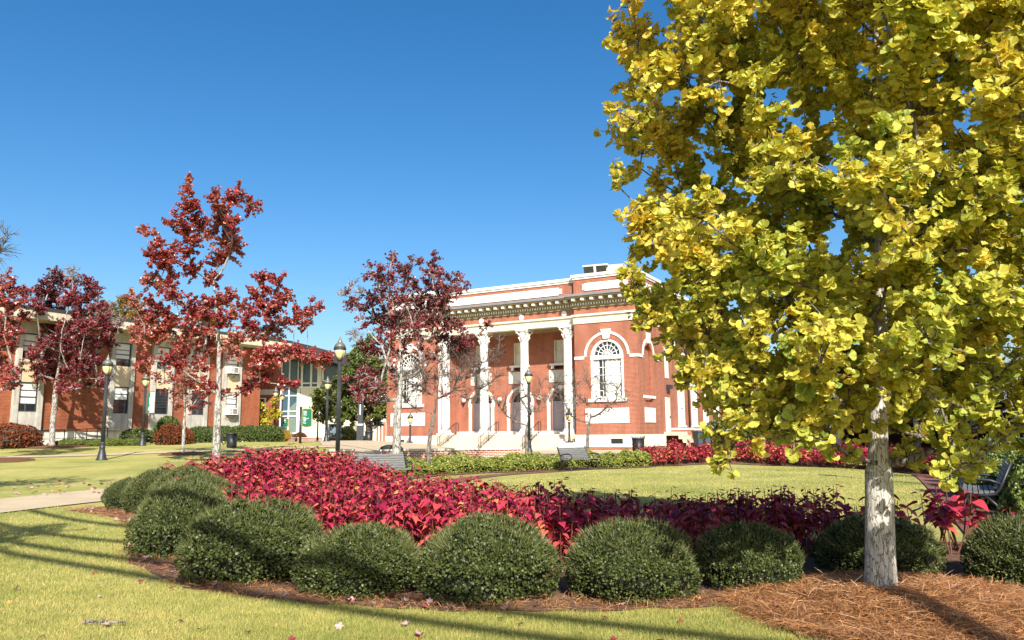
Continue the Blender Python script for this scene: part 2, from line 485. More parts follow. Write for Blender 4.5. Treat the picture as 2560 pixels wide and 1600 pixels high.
strip("pavement", catmull([(-6, 39.5), (2, 44.5), (7, 44)], 8), 7.5, 2.6, M['conc'], .05, across=10)

# planting beds: mulch under the boxwoods and the crimson plants, straw under the ginkgo
BOXL = catmull([(-8.9, 17.3), (-8, 16.6), (-7, 15.6), (-6, 14.3), (-5.1, 12.8), (-4.4, 10.9), (-3.0, 9.15), (-1.55, 8.45), (-.27, 8.15), (1.17, 8.15), (2.5, 8.4), (4.1, 9.0), (5.5, 8.5), (7.5, 8.6), (10, 9.5)], 6)
COLL = catmull([(-6.0, 18.7), (-4.4, 15.7), (-2.5, 12.9), (-.6, 11.3), (1.0, 10.85), (2.6, 11.0), (4.1, 11.2), (5.4, 10.9)], 8)
COLW = np.interp(np.arange(len(COLL)), np.linspace(0, len(COLL) - 1, 8), [1.9, 2.3, 2.0, 1.45, 1.1, .85, .6, .5])
strip("garden_bed", BOXL, 3.0, (.72 + .04 * np.sin(np.arange(len(BOXL)) * 2.3) + .03 * np.sin(np.arange(len(BOXL)) * 5.1)), M['mulch'], .009, across=10)
strip("flower_bed", COLL, COLW * .9, COLW * .9, M['mulch'], .035, across=8)
FARB = catmull([(6.6, 37.9), (8.6, 38.7), (11.0, 38.2), (13.4, 35.8), (15.2, 32.2), (15.4, 29.0)], 8)
FARH = np.concatenate((np.array([(5.5 + 11.2 * math.cos(a), 24.5 + 11.2 * math.sin(a)) for a in np.linspace(math.radians(176), math.radians(96), 30)]), [(5.3, 36.6), (6.0, 37.6)]))
strip("flower_bed", FARB, 1.0, .8, M['mulch'], .03, across=4)
strip("hedge_bed", FARH, 1.0, 1.15, M['mulch'], .03, across=4)
RIGHTL = catmull([(15.5, 28), (14.25, 25.6), (11.05, 19.4), (9.0, 15.1), (7.65, 12.2), (6.55, 9.9), (6.1, 8.6)], 6)
strip("hedge_bed", RIGHTL, 3.4, .25, M['mulch'], .03, across=8)

def disc(name, cx, cy, r, mat, dz, label=None, cat=None, kind='structure'):
    V = [(cx, cy, tz(cx, cy) + dz + .03)]; f = []
    rr = [r * .35, r * .7, r]; n = 30
    for k, q in enumerate(rr):
        for a in range(n):
            w = q * (1 + .06 * math.sin(3 * a / n * 2 * PI + cx) + .04 * math.sin(7 * a / n * 2 * PI)) if k == 2 else q
            x, y = cx + w * math.cos(2 * PI * a / n), cy + w * math.sin(2 * PI * a / n)
            V.append((x, y, tz(x, y) + (dz + .02 * (2 - k) if k < 2 else .012)))
    for a in range(n):
        f.append((0, 1 + a, 1 + (a + 1) % n))
        for k in range(2):
            f.append((1 + k * n + a, 1 + (k + 1) * n + a, 1 + (k + 1) * n + (a + 1) % n, 1 + k * n + (a + 1) % n))
    mb = MB(); mb.add(V, f, True)
    return tag(mb.build(name, mat), label, cat, kind=kind)

# ------------------------------------------------------------------ main brick building
AN = -math.radians(29)
BC = (8.37, 52.0, 0)
hall = thing("brick_hall", "red brick hall with white columned portico, arched window and dentilled cornice", "building", BC, AN)
def front(u, d, z): return (u, d, z)
def side(u, d, z): return (-d, u, z)
def arc(uc, zs, r, n=20, a0=0, a1=PI):
    return [(uc + r * math.cos(a0 + (a1 - a0) * i / n), zs + r * math.sin(a0 + (a1 - a0) * i / n)) for i in range(n + 1)]
def arch_wall(mb, u0, u1, z0, z1, uc, w, zs, d0, d1):
    mb.prism([(u0, z0), (u0, z1), (u1, z1), (u1, z0), (uc + w / 2, z0)] + arc(uc, zs, w / 2) + [(uc - w / 2, z0)], d0, d1)
def ring(mb, uc, zs, r0, r1, d0, d1, n=18):
    for i in range(n):
        a, b = PI * i / n, PI * (i + 1) / n
        p = [(uc + r * math.cos(t), zs + r * math.sin(t)) for r, t in ((r0, a), (r1, a), (r1, b), (r0, b))]
        mb.prism(p, d0, d1)
def keystone(mb, uc, zb, zt, d0, d1, w0=.36, w1=.62):
    mb.prism([(uc - w0 / 2, zb), (uc + w0 / 2, zb), (uc + w1 / 2, zt), (uc - w1 / 2, zt)], d0, d1)
ZG, ZP, ZE0, ZE1, ZC0, ZC1, ZT = .1, 1.45, 9.12, 9.76, 10.22, 11.12, 12.62
wall = MB()
wall.box(-20.5, -.45, 3.6, 26, ZG, ZT - .35)                     # body
wall.box(-16.4, -4.6, .35, 3.6, ZE1, ZT - .4)                    # over the portico
wall.box(-4.6, -.27, .27, 5, ZG, ZT - .3)                        # pavilion cores
wall.box(-21, -16.4, .27, 5, ZG, ZT - .3)
sk = MB()
for x0, x1, uc in ((-4.6, 0, -2.2), (-21, -16.4, -18.8)):
    wall.box(x0, x1, 0, .25, ZG, 3.75)
    arch_wall(wall, x0, x1, 3.75, ZT - .3, uc, 2.42, 6.72, 0, .25)
sd = MB(side)
sd.box(.25, 5, 0, .25, ZG, 3.65); arch_wall(sd, .25, 5, 3.65, ZT - .3, 2.15, 1.75, 6.72, 0, .25)
wall.v, wall.l, wall.t, wall.s = wall.v + sd.v, wall.l + [i + len(wall.v) for i in sd.l], wall.t + sd.t, wall.s + sd.s
wall.box(-20.3, -.55, 26, 52, ZG, 8.2)                           # lower rear wing
wall.build("wall", M['brick'], hall)
# back wall of the portico with three arched doorways
back = MB()
DC = (-7.15, -10.6, -14.05)
ed = [-4.6, -8.87, -12.32, -16.4]
for i, c in enumerate(DC):
    arch_wall(back, ed[i + 1], ed[i], 1.5, 5.3, c, 1.75, 3.9, 3.05, 3.45)
    back.box(ed[i + 1], c - .55, 3.05, 3.45, 6.35, ZE0); back.box(c + .55, ed[i], 3.05, 3.45, 6.35, ZE0)
    back.box(ed[i + 1], ed[i], 3.05, 3.45, 5.3, 6.35)
    back.box(c - .55, c + .55, 3.05, 3.45, 8.5, ZE0)
back.build("portico_wall", M['brick'], hall)
# white trim
pl = MB()
for x0, x1 in ((-4.66, .06), (-21.06, -16.34)):
    pl.box(x0, x1, -.06, 5.06, .62, ZP)
pl.box(.061, .12, 5.06, 5.1, .5, ZP)
pl.box(-16.34, -4.66, 3.0, 3.049, 1.5, 1.75)
pl.box(-24.5, -21.06, .8, 4, .5, 1.02)
pl.build("plinth", M['plinth'], hall)
vents = MB()
for x in (-3.3, -1.6, -19.6): vents.box(x - .42, x + .42, -.068, -.05, .85, 1.18)
vents.build_each("vent", M['glass'], hall)
vf = MB(); vf.box(-3.75, -2.85, -.075, -.05, 1.19, 1.22); vf.box(-3.7, -2.9, -.074, -.069, .85, 1.17); vf.box(-2.05, -1.15, -.1, -.05, 1.19, 1.23)
vf.build_each("vent_cover", M['plinth'], hall)
pn = MB()
for c in (-2.2, -18.8):
    pn.box(c - 1.75 if c < -10 else c - 1.65, c + 1.5, -.05, 0, 2.22, 3.22)
    pn.box(c - 1.5, c + 1.4, -.062, -.05, 2.32, 3.12)
    pn.box(c - 1.55, c + 1.55, -.05, 0, 11.42, 11.96); pn.box(c - 1.7, c + 1.7, -.045, 0, 11.5, 11.88)
pn.box(-15.2, -5.9, .29, .35, 11.36, 11.92); pn.box(-15.45, -5.65, .295, .35, 11.46, 11.82)
p2 = MB(side)
p2.box(1.1, 3.2, -.05, 0, 2.25, 3.25); p2.box(.95, 3.35, -.06, 0, 3.9, 4.08); p2.box(.9, 3.6, -.05, 0, 11.42, 11.96)
pn.build_each('wall_panel', M['white'], hall); p2.build_each('wall_panel', M['white'], hall)
def layers(mb, e, z0, z1, fr=0.0):
    "one moulding course round pavilions and portico front, standing e proud"
    mb.box(-4.6 - e * .4, e, -e, 5 + e, z0, z1)
    mb.box(-21 - e, -16.4 + e * .4, -e, 5 + e, z0, z1)
    mb.box(-16.4 + e * .4 + .001, -4.6 - e * .4 - .001, .35 - e - fr, .349, z0, z1)
en = MB()
layers(en, .06, ZE0, ZE0 + .16); layers(en, .085, ZE0 + .162, ZE0 + .33); layers(en, .11, ZE0 + .332, ZE1 - .14); layers(en, .24, ZE1 - .138, ZE1)
en.box(-16.4, -4.6, .352, .95, ZE0, ZE1 - .01)
en.build("entablature", M['cream'], hall)
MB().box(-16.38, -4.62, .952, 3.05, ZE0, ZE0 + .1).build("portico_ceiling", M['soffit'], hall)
co = MB()
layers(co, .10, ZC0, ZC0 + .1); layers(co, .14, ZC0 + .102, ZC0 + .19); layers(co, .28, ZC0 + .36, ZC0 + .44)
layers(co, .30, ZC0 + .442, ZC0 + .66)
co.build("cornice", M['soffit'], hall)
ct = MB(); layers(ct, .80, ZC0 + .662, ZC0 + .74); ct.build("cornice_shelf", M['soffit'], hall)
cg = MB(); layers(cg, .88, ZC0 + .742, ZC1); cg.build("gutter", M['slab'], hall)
def course(u0, u1, d, fn):
    dn_, md = MB(), MB()
    for mb, w, gap, z0, z1, pr in ((dn_, .11, .2, ZC0 + .2, ZC0 + .355, .17), (md, .23, .62, ZC0 + .46, ZC0 + .65, .70)):
        n = int((u1 - u0) / gap)
        for i in range(n):
            u = u0 + (i + .5) * (u1 - u0) / n
            p = [fn(u + sx * w / 2, d - q, z) for z in (z0, z1) for q in (.1, pr) for sx in (-1, 1)]
            mb.add(p, [(0, 2, 3, 1), (4, 5, 7, 6), (0, 1, 5, 4), (2, 6, 7, 3), (0, 4, 6, 2), (1, 3, 7, 5)])
    dn_.build("dentils", M['white'], hall); md.build("modillions", M['white'], hall)
course(-4.7, .15, 0, front); course(-21.1, -16.3, 0, front); course(-16.2, -4.8, .35, front); course(-.1, 5, 0, side)
cp = MB()
for z0, z1, e in ((ZT - .34, ZT - .2, .06), (ZT - .198, ZT, .14)):
    cp.box(-4.6 - e, e, -e, 5 + e, z0, z1); cp.box(-21 - e, -16.4 + e, -e, 5 + e, z0, z1)
    cp.box(-16.4 + e + .001, -4.6 - e - .001, .35 - e, 1, z0 - .12, z1 - .12)
    cp.box(-.9, -.45 + e, 5 + e + .001, 26, z0 - .04, z1 - .04)
cp.build("coping", M['white'], hall)
ro = MB()
for i in range(4): ro.lathe([(.29, -.04), (.29, 0), (.2, .02), (.02, .03)], 0, 0, 20)
ro = MB()
for x in (-5.5, -8.95, -12.4, -15.85):
    ro.prism(arc(x, 10.0, .2, 20, 0, 2 * PI)[:-1], .29, .35)
ro.build_each("roundel", M['white'], hall)
bd = MB()
bd.box(-4.6, -3.87, -.07, 0, 6.62, 6.82); bd.box(-.53, .07, -.07, 0, 6.62, 6.82)
b2 = MB(side); b2.box(.0, 1.28 - .35, -.07, 0, 6.62, 6.82); b2.box(2.15 + 1.2, 4.3, -.07, 0, 6.62, 6.82)
bd.build_each('band_course', M['white'], hall); b2.build_each('band_course', M['white'], hall)

# columns
for x in (-5.4, -8.9, -12.35, -15.8):
    sh = MB(); yc = .62
    prof = [(.335 - .045 * (i / 10) ** 1.8, 1.88 + (8.2 - 1.88) * i / 10) for i in range(11)]
    cobj = sh.lathe(prof, x, yc, 24).build("column", M['white'], hall)
    ba = MB(); ba.cbox(x, yc, 1.57, 1.0, 1.0, .13)
    ba.lathe([(.46, 1.64), (.48, 1.68), (.46, 1.73), (.4, 1.75), (.4, 1.78), (.42, 1.82), (.36, 1.88)], x, yc, 24)
    ba.build("column_base", M['white'], cobj)
    ca = MB(); ca.lathe([(.31, 8.2), (.33, 8.23), (.29, 8.26), (.28, 8.6), (.36, 8.95), (.4, 9.0)], x, yc, 20)
    ca.vprism([(x + a * r_, yc + b * r_) for a, b, r_ in ((-1, -1, .5), (0, -1, .42), (1, -1, .5), (1, 0, .42), (1, 1, .5), (0, 1, .42), (-1, 1, .5), (-1, 0, .42))], 9.0, 9.115)
    for row, (z0, h, nl, r0) in enumerate(((8.27, .26, 8, .3), (8.48, .28, 8, .31))):
        for k in range(nl):
            a = 2 * PI * (k + .5 * row) / nl; cx_, sy_ = math.cos(a), math.sin(a)
            pts = [(r0, z0), (r0 + .03, z0 + h * .6), (r0 + .12, z0 + h), (r0 + .17, z0 + h * .86)]
            ca.tube([(x + r_ * cx_, yc + r_ * sy_, z) for r_, z in pts], [.075, .085, .06, .03], 5)
    for sx in (-1, 1):
        for sy in (-1, 1):
            cc = [(x + sx * (.26 + .18 * t), yc + sy * (.26 + .18 * t), 8.7 + .28 * t - .1 * max(0, t - .7) * 3) for t in (0, .3, .6, .9, 1.1)]
            ca.tube(cc, [.04, .045, .05, .07, .06], 5)
    ca.build("capital", M['white'], cobj)
# pilaster corners of the portico
pi_ = MB(); pi_.box(-4.75, -4.601, .5, 1.0, 1.5, 9.1); pi_.box(-16.399, -16.25, .5, 1.0, 1.5, 9.1); pi_.build_each("pilaster", M['white'], hall)

# doors, panels and upper windows of the portico
for c in DC:
    fr = MB(); ring(fr, c, 3.9, .76, .872, 3.3, 3.42); fr.box(c - .872, c - .76, 3.3, 3.42, 1.5, 3.899); fr.box(c + .76, c + .872, 3.3, 3.42, 1.5, 3.899)
    fr.box(c - .758, c + .758, 3.31, 3.42, 3.8, 3.95)
    do = fr.build("door", M['door'], hall)
    lf = MB()
    for s_ in (-1, 1):
        a, b = sorted((c + s_ * .01, c + s_ * .755)); lf.box(a, b, 3.34, 3.4, 1.5, 3.795)
        a, b = sorted((c + s_ * .14, c + s_ * .62)); lf.box(a, b, 3.325, 3.339, 1.85, 3.55)
    lf.build("leaf", M['door'], do)
    gl = MB(); gl.prism(arc(c, 3.95, .757) , 3.38, 3.4); gl.build("fanlight", M['glass'], do)
    MB().cbox(c + .06, 3.325, 2.6, .03, .05, .25).build("handle", M['iron'], do)
    tr = MB(); ring(tr, c, 3.9, 1.0, 1.18, 3.0, 3.049); tr.box(c - 1.18, c - .876, 2.99, 3.049, 3.62, 3.899); tr.box(c + .876, c + 1.18, 2.99, 3.049, 3.62, 3.899)
    keystone(tr, c, 4.72, 5.12, 2.97, 3.048, .2, .34)
    tr.build("door_arch", M['white'], hall)
    pz = MB(); pz.box(c + .9, c + 1.14, 2.985, 3.048, 1.5, 3.6); pz.box(c - 1.14, c - .9, 2.985, 3.048, 1.5, 3.6); pz.build_each("door_pilaster", M['white'], hall)
    rp = MB(); rp.box(c - .95, c + .95, 2.97, 3.048, 5.35, 6.25); rp.box(c - .84, c + .84, 2.955, 2.969, 5.46, 6.14); rp.build("relief_panel", M['relief'], hall)
    wf = MB(); wf.box(c - .55, c - .44, 3.1, 3.3, 6.75, 8.5); wf.box(c + .44, c + .55, 3.1, 3.3, 6.75, 8.5); wf.box(c - .44, c + .44, 3.1, 3.3, 8.4, 8.5); wf.box(c - .44, c + .44, 3.14, 3.24, 7.6, 7.67)
    wo = wf.build("window", M['cream'], hall)
    MB().box(c - .44, c + .44, 3.25, 3.27, 6.76, 8.399).build("blind", M['cream'], wo)
    si = MB(); si.box(c - .85, c + .85, 2.88, 3.2, 6.6, 6.748); si.box(c - .72, c - .52, 2.92, 3.049, 6.36, 6.598); si.box(c + .52, c + .72, 2.92, 3.049, 6.36, 6.598)
    si.build("sill", M['white'], wo)
for x in (-8.87, -12.32, -15.6):
    g = MB(); g.sphere((x, 2.86, 4.2), .17, 14, 8); lo = g.build("wall_lamp", M['white'], hall)
    b_ = MB(); b_.lathe([(.03, 3.82), (.06, 3.9), (.1, 3.98), (.09, 4.03)], x, 2.86, 10); b_.box(x - .02, x + .02, 2.86, 3.05, 3.9, 3.94); b_.build("bracket", M['iron'], lo)

# big arched windows
def big_window(uc, fn, blindfn=True):
    W, zs, z0 = 2.4, 6.72, 3.76
    f = MB(fn)
    f.box(uc - W / 2, uc - W / 2 + .17, .02, .2, z0 + .12, zs - .02); f.box(uc + W / 2 - .17, uc + W / 2, .02, .2, z0 + .12, zs - .02)
    f.box(uc - W / 2, uc + W / 2, -.03, .2, zs - .16, zs + .12)
    ring(f, uc, zs + .12, W / 2 - .26, W / 2 - .005, .02, .2, 22)
    wo = f.build("arched_window", M['white'], hall)
    g = MB(fn); g.prism(arc(uc, zs + .12, W / 2 - .25), .16, .175); g.build("fanlight", M['glass'], wo)
    b = MB(fn); b.box(uc - 1.03, uc + 1.03, .17, .18, z0 + .13, zs - .17); b.build("blind", M['blind'], wo)
    dk = MB(fn); dk.box(uc - .62, uc - .4, .155, .165, z0 + .3, zs - .2); dk.box(uc - .36, uc - .2, .155, .165, z0 + .3, zs - .2); dk.box(uc + .9, uc + 1.0, .155, .165, z0 + .3, zs - .4)
    for k in range(4): dk.box(uc - 1.0 + .52 * k + .1, uc - 1.0 + .52 * k + .42, .155, .165, zs - .24, zs - .19)
    dk.build("window_gap", M['glass'], wo)
    mu = MB(fn)
    for k in range(1, 6):
        x = uc - 1.03 + 2.06 * k / 6; mu.box(x - .022, x + .022, .1, .15, z0 + .13, zs - .17)
    for k in range(1, 5):
        z = z0 + .13 + (zs - z0 - .3) * k / 5; mu.box(uc - 1.03, uc + 1.03, .105, .148, z - .022, z + .022)
    for k in range(1, 8):
        a = PI * k / 8; c, s_ = math.cos(a), math.sin(a); r0, r1 = .12, W / 2 - .25; q = .02
        mu.prism([(uc + r0 * c - q * s_, zs + .12 + r0 * s_ + q * c), (uc + r0 * c + q * s_, zs + .12 + r0 * s_ - q * c), (uc + r1 * c + q * s_, zs + .12 + r1 * s_ - q * c), (uc + r1 * c - q * s_, zs + .12 + r1 * s_ + q * c)], .11, .15)
    ring(mu, uc, zs + .12, .10, .14, .108, .152, 12); ring(mu, uc, zs + .12, .36, .40, .108, .152, 14); ring(mu, uc, zs + .12, .66, .70, .108, .152, 18)
    mu.build("muntins", M['white'], wo)
    s = MB(fn); s.box(uc - W / 2 - .2, uc + W / 2 + .2, -.14, .2, z0 - .1, z0 + .118); s.build("sill", M['white'], wo)
    t = MB(fn); ring(t, uc, zs + .08, 1.5, 1.66, -.06, -.001, 24); t.box(uc - 1.66, uc - 1.5, -.06, -.001, 6.825, 6.9); t.build("arch_trim", M['white'], wo)
    k_ = MB(fn); keystone(k_, uc, zs + 1.24, zs + 1.9, -.12, .1, .42, .74); k_.build("keystone", M['white'], wo)
big_window(-2.2, front); big_window(-18.8, front)
# blind arch on the flank
t = MB(side); ring(t, 2.15, 6.82, 1.05, 1.22, -.06, -.001, 22); keystone(t, 2.15, 7.7, 8.42, -.12, .1, .38, .66); t.build("blind_arch", M['white'], hall)
# flank wall details (local +x face of the body at x = -.45)
def flank(u, d, z): return (-.45 - d, u, z)
for i, u in enumerate((10.9, 14.5, 18.0, 21.5)):
    f = MB(flank); ring(f, u, 5.5, .86, 1.02, -.06, -.001, 16); keystone(f, u, 6.3, 6.8, -.1, -.002, .3, .5)
    f.box(u - .85, u + .85, -.03, 0, 5.2, 5.5)
    wo = f.build("flank_window", M['white'], hall)
    g = MB(flank); g.prism(arc(u, 5.5, .8), -.02, -.001); g.build("fanlight", M['glass'], wo)
    b = MB(flank); b.box(u - .85, u - .03, -.03, 0, 2.1, 5.0); b.box(u + .03, u + .85, -.03, 0, 2.1, 5.0); b.build("shutter", M['white'], wo)
    k_ = MB(flank); k_.box(u - .85, u + .85, -.012, -.001, 5.0, 5.2); k_.box(u - .03, u + .03, -.012, -.001, 2.1, 5.0)
    for s_ in (-.12, .12): k_.cbox(u + s_, -.05, 3.4, .06, .03, .1)
    k_.build("louvre", M['glass'], wo)
    s = MB(flank); s.box(u - 1.0, u + 1.0, -.12, 0, 1.95, 2.098); s.build("sill", M['white'], wo)
f = MB(flank); f.box(7.1, 7.8, -.06, 0, 5.6, 8.1); wo = f.build("flank_window", M['white'], hall)
g = MB(flank); g.box(7.2, 7.7, -.075, -.061, 6.9, 8.0); g.build("pane", M['glassblue'], wo)
g = MB(flank); g.box(7.2, 7.7, -.075, -.061, 5.75, 6.8); g.build("blind", M['blind'], wo)
f = MB(flank); f.box(6.9, 7.95, -.05, 0, 1.6, 4.15); do = f.build("flank_door", M['cream'], hall); g = MB(flank); g.cbox(7.75, -.08, 2.7, .05, .06, .15); g.build("handle", M['iron'], do)
f = MB(flank); f.cbox(7.5, -.2, 4.95, .5, .35, .3); f.cbox(7.4, -.06, 4.7, .2, .1, .3); f.build("flood_lamp", M['lampiron'], hall)
f = MB(flank)
for u0, u1, z0, z1 in ((9.6, 12.2, 7.7, 7.85), (9.6, 12.2, 9.0, 9.15), (9.6, 9.75, 7.85, 9.0), (12.05, 12.2, 7.85, 9.0)): f.box(u0, u1, -.05, 0, z0, z1)
f.box(5.2, 25.8, -.1, 0, 9.5, 9.9); f.box(5.2, 25.8, -.5, 0, 10.7, 11.0)
f.build("flank_trim", M['white'], hall)
for u in (5.35, 12.75, 23.6):
    p_ = MB(flank); p_.tube([(u, -.1, .3), (u, -.1, 10.6)], .075, 6); p_.cbox(u, -.1, .35, .25, .2, .4); p_.build("downpipe", M['pipe'], hall)
f = MB(flank)
for i, u in enumerate((28, 31, 36, 39)):
    f.box(u, u + 1.1, -.0, .12, 3.2, 5.0)
f.build_each("rear_window", M['white'], hall)
f = MB(flank); f.box(26, 52, -.35, .15, 7.9, 8.3); f.build("rear_cornice", M['slab'], hall)
f = MB(flank); f.add([(22.6, -.1, 1.9), (22.6, -3.2, 1.5), (33, -3.2, .9), (33, -.1, 1.3), (22.6, -.1, 2.05), (22.6, -3.2, 1.65), (33, -3.2, 1.05), (33, -.1, 1.45)], [(0, 1, 2, 3), (4, 7, 6, 5), (0, 4, 5, 1), (1, 5, 6, 2), (2, 6, 7, 3), (3, 7, 4, 0)])
f.build("ramp_roof", M['copper'], hall)
# front steps
st = MB()
for k in range(7):
    st.box(-16.3, -4.7, -.06 - .36 * (7 - k), .2 if k == 6 else -.06 - .36 * (6 - k) + .36, .42 + .155 * k, .42 + .155 * (k + 1) - (.004 if k == 6 else 0))
st.box(-16.39, -4.61, .201, 3.6, ZG, 1.5)
st.build("front_steps", M['stone'], hall)
cw = MB()
for x in (-4.55, -17.3): cw.box(x, x + .85, -2.9, -.07, .3, .95)
cw.build_each("cheek_wall", M['plinth'], hall)
for x in (-7.3, -10.75, -14.2):
    r_ = MB()
    a0, a1 = (-.35, 2.4), (-2.55, 1.42)
    for dz in (0, -.72):
        r_.tube([(x, a0[0], a0[1] + dz), (x, a1[0], a1[1] + dz)], .028, 5)
    r_.tube([(x, a0[0], a0[1]), (x, a0[0] + .3, a0[1]), (x, a0[0] + .3, a0[1] - .72), (x, a0[0], a0[1] - .72)], .026, 5)
    r_.tube([(x, a1[0], a1[1]), (x, a1[0] - .22, a1[1] - .06), (x, a1[0] - .22, a1[1] - .86), (x, a1[0], a1[1] - .8)], .026, 5)
    for q in (0, .5, 1):
        y, z = a0[0] + (a1[0] - a0[0]) * q, a0[1] + (a1[1] - a0[1]) * q
        r_.tube([(x, y, z), (x, y, z - .98)], .024, 5)
    rail = r_.build("railing", M['iron'], hall)
    b_ = MB()
    for i in range(1, 16):
        q = i / 16; y, z = a0[0] + (a1[0] - a0[0]) * q, a0[1] + (a1[1] - a0[1]) * q
        b_.tube([(x, y, z), (x, y, z - .72)], .009, 4)
    b_.build("baluster", M['iron'], rail)
# flank stoop
s = MB(flank)
for k in range(5): s.box(5.75, 8.0, -1.0 - .28 * (5 - k), -.01 if k == 4 else -1.0 - .28 * (4 - k), .3 + .26 * k, .3 + .26 * (k + 1))
s.build("stoop", M['stone'], hall)
s = MB(flank); s.box(8.01, 8.5, -1.6, 0, .2, 1.75); s.box(8.01, 8.5, -2.6, -1.601, .2, .85); s.box(8.51, 10.5, -1.6, -.01, .2, 1.7); s.build("stoop_wall", M['brick'], hall)
s = MB(flank); s.box(7.97, 8.54, -1.64, 0, 1.751, 1.88); s.box(7.97, 8.54, -2.64, -1.641, .851, .96); s.box(8.541, 10.6, -1.64, -.01, 1.701, 1.84); s.build("stoop_cap", M['white'], hall)

# rooftop unit
ac = thing("rooftop_unit", "beige air handling unit with dark louvres on the brick hall roof", "air unit", (BC[0] + 2.2 * math.cos(AN) * -1 + 7.5 * -math.sin(AN) - 2.9, BC[1] + 2.2 * .4848 + 7.5 * .8746, ZT - .36), AN + .15)
b = MB(); b.prism([(-1.3, 0), (2.6, 0), (1.6, 2.25), (-1.5, 2.25)], 0, 2.4); b.build("housing", M['ac'], ac)
b = MB(); b.add([(-1.42, -.06, .45), (.35, -.06, .45), (.25, -.3, 2.2), (-1.55, -.3, 2.2)], [(0, 1, 2, 3)]); b.add([(-1.42, -.001, .45), (.35, -.001, .45), (.35, -.06, .45), (-1.42, -.06, .45)], [(0, 1, 2, 3)]); b.build("louvre", M['glass'], ac)
b = MB(); b.box(-1.62, .4, -.34, 0, 2.18, 2.3); b.add([(-.65, -.08, .45), (-.5, -.08, .45), (-.55, -.32, 2.2), (-.75, -.32, 2.2)], [(0, 1, 2, 3)]); b.build("hood", M['ac'], ac)

# ------------------------------------------------------------------ low brick block on the left
LC = (-20.0, 62.0, 0)
LN = math.radians(61)            # local x runs along the facade, -y is outside
def LMB(): return MB(lambda x, y, z: (-x, y, z))
lb = thing("brick_block", "two storey orange brick block with pale vertical window strips and flat overhanging roof", "building", LC, LN)
b = LMB(); b.box(0, 34, .02, 14, 2.0, 8.35); b.build("wall", M['brick2'], lb)
b = LMB(); b.box(.4, 33.8, .12, 13.8, .3, 1.998); b.build("foundation", M['plinth'], lb)
b = LMB(); b.box(-1.5, 35, -1.7, 15, 8.42, 8.95); ro_ = b.build("roof", M['tanfascia'], lb)
b = LMB(); b.box(-1.55, 35.05, -1.75, 15.05, 8.952, 9.12); b.build("roof_edge", M['roofedge'], ro_)
for i, u in enumerate((2.95, 6.0, 9.0, 12.05, 18.0, 24, 30)):
    f = LMB()
    f.box(u - .85, u - .55, -.2, .019, 2.0, 8.41); f.box(u + .55, u + .85, -.2, .019, 2.0, 8.41)
    f.box(u - .549, u + .549, -.16, .018, 2.0, 3.1)
    f.box(u - .549, u + .549, -.16, .018, 7.75, 8.41)
    wo = f.build("window_strip", M['greywhite'], lb)
    g = LMB(); g.box(u - .549, u + .549, -.12, .017, 4.85, 6.2); g.build("infill", M['tan'], wo)
    for z0, z1, hb in ((3.1, 4.85, .25 if i in (0, 4) else .5), (6.2, 7.75, .3)):
        g = LMB()
        for a, b_, c, d in ((-.55, -.49, z0, z1), (.49, .55, z0, z1), (-.49, .49, z0, z0 + .07), (-.49, .49, z1 - .07, z1)): g.box(u + a, u + b_, -.1, .01, c, d)
        g.box(u - .49, u + .49, -.08, .0, (z0 + z1) / 2 - .03, (z0 + z1) / 2 + .03); g.box(u - .49, u + .49, -.08, 0, z0 + .45, z0 + .49); g.box(u - .49, u + .49, -.08, 0, z1 - .5, z1 - .46)
        wi = g.build("window", M['roofedge'], wo)
        LMB().box(u - .49, u + .49, -.03, .005, z0 + .07, z1 - .07).build("pane", M['glass'], wi)
        if i in (4, 0, 3) or z0 > 5: LMB().box(u - .48, u + .48, -.045, -.031, z0 + (z1 - z0) * hb, z1 - .07).build("blind", M['blind'], wi)
f = LMB()
for u in (10.4, 13.6, 3.9): f.box(u, u + .5, .09, .119, 1.35, 1.5)
f.build_each("vent", M['glass'], lb)
for i, (u, z, d) in enumerate(((3.2, 3.15, 'lower'), (3.25, 6.25, 'upper'))):
    a_ = thing("window_unit", f"white air conditioner in the {d} window nearest the block's right end", "air conditioner", (0, 0, 0)); 
    q = Matrix.Rotation(LN, 4, 'Z'); w = q @ Vector((-u, -.45, 0)); a_.location = (LC[0] + w.x, LC[1] + w.y, z); a_.rotation_euler.z = LN
    LMB().box(-.38, .38, -.25, .4, 0, .5).build("case", M['white'], a_)
    g = LMB(); g.box(-.33, .05, -.262, -.25, .06, .44)
    for k in range(4): g.box(.12, .33, -.262, -.25, .08 + .1 * k, .12 + .1 * k)
    g.build("grille", M['slab'], a_)
    g = LMB(); g.tube([(-.3, -.2, 0), (-.3, .3, -.3)], .02, 4); g.tube([(.3, -.2, 0), (.3, .3, -.3)], .02, 4); g.build("bracket", M['iron'], a_)
# connecting wing behind
cwg = thing("connecting_wing", "plain brick wing with white band and small window behind the yellow tree", "building", (-21.6, 65.5, 0), math.radians(-4))
MB().box(-6, 1.7, 0, 1.2, .3, 8.2).build("wall", M['brick2'], cwg)
b = MB(); b.box(-6, 1.72, -.06, 0, 4.95, 5.4); b.box(-6.2, 1.9, -.4, 1.3, 8.21, 8.9); b.build("band", M['cream'], cwg)
b = MB(); b.box(.2, 1.0, -.05, 0, 3.5, 4.7); wo = b.build("window", M['white'], cwg); MB().box(.3, .85, -.06, -.051, 3.6, 4.6).build("pane", M['glass'], wo)

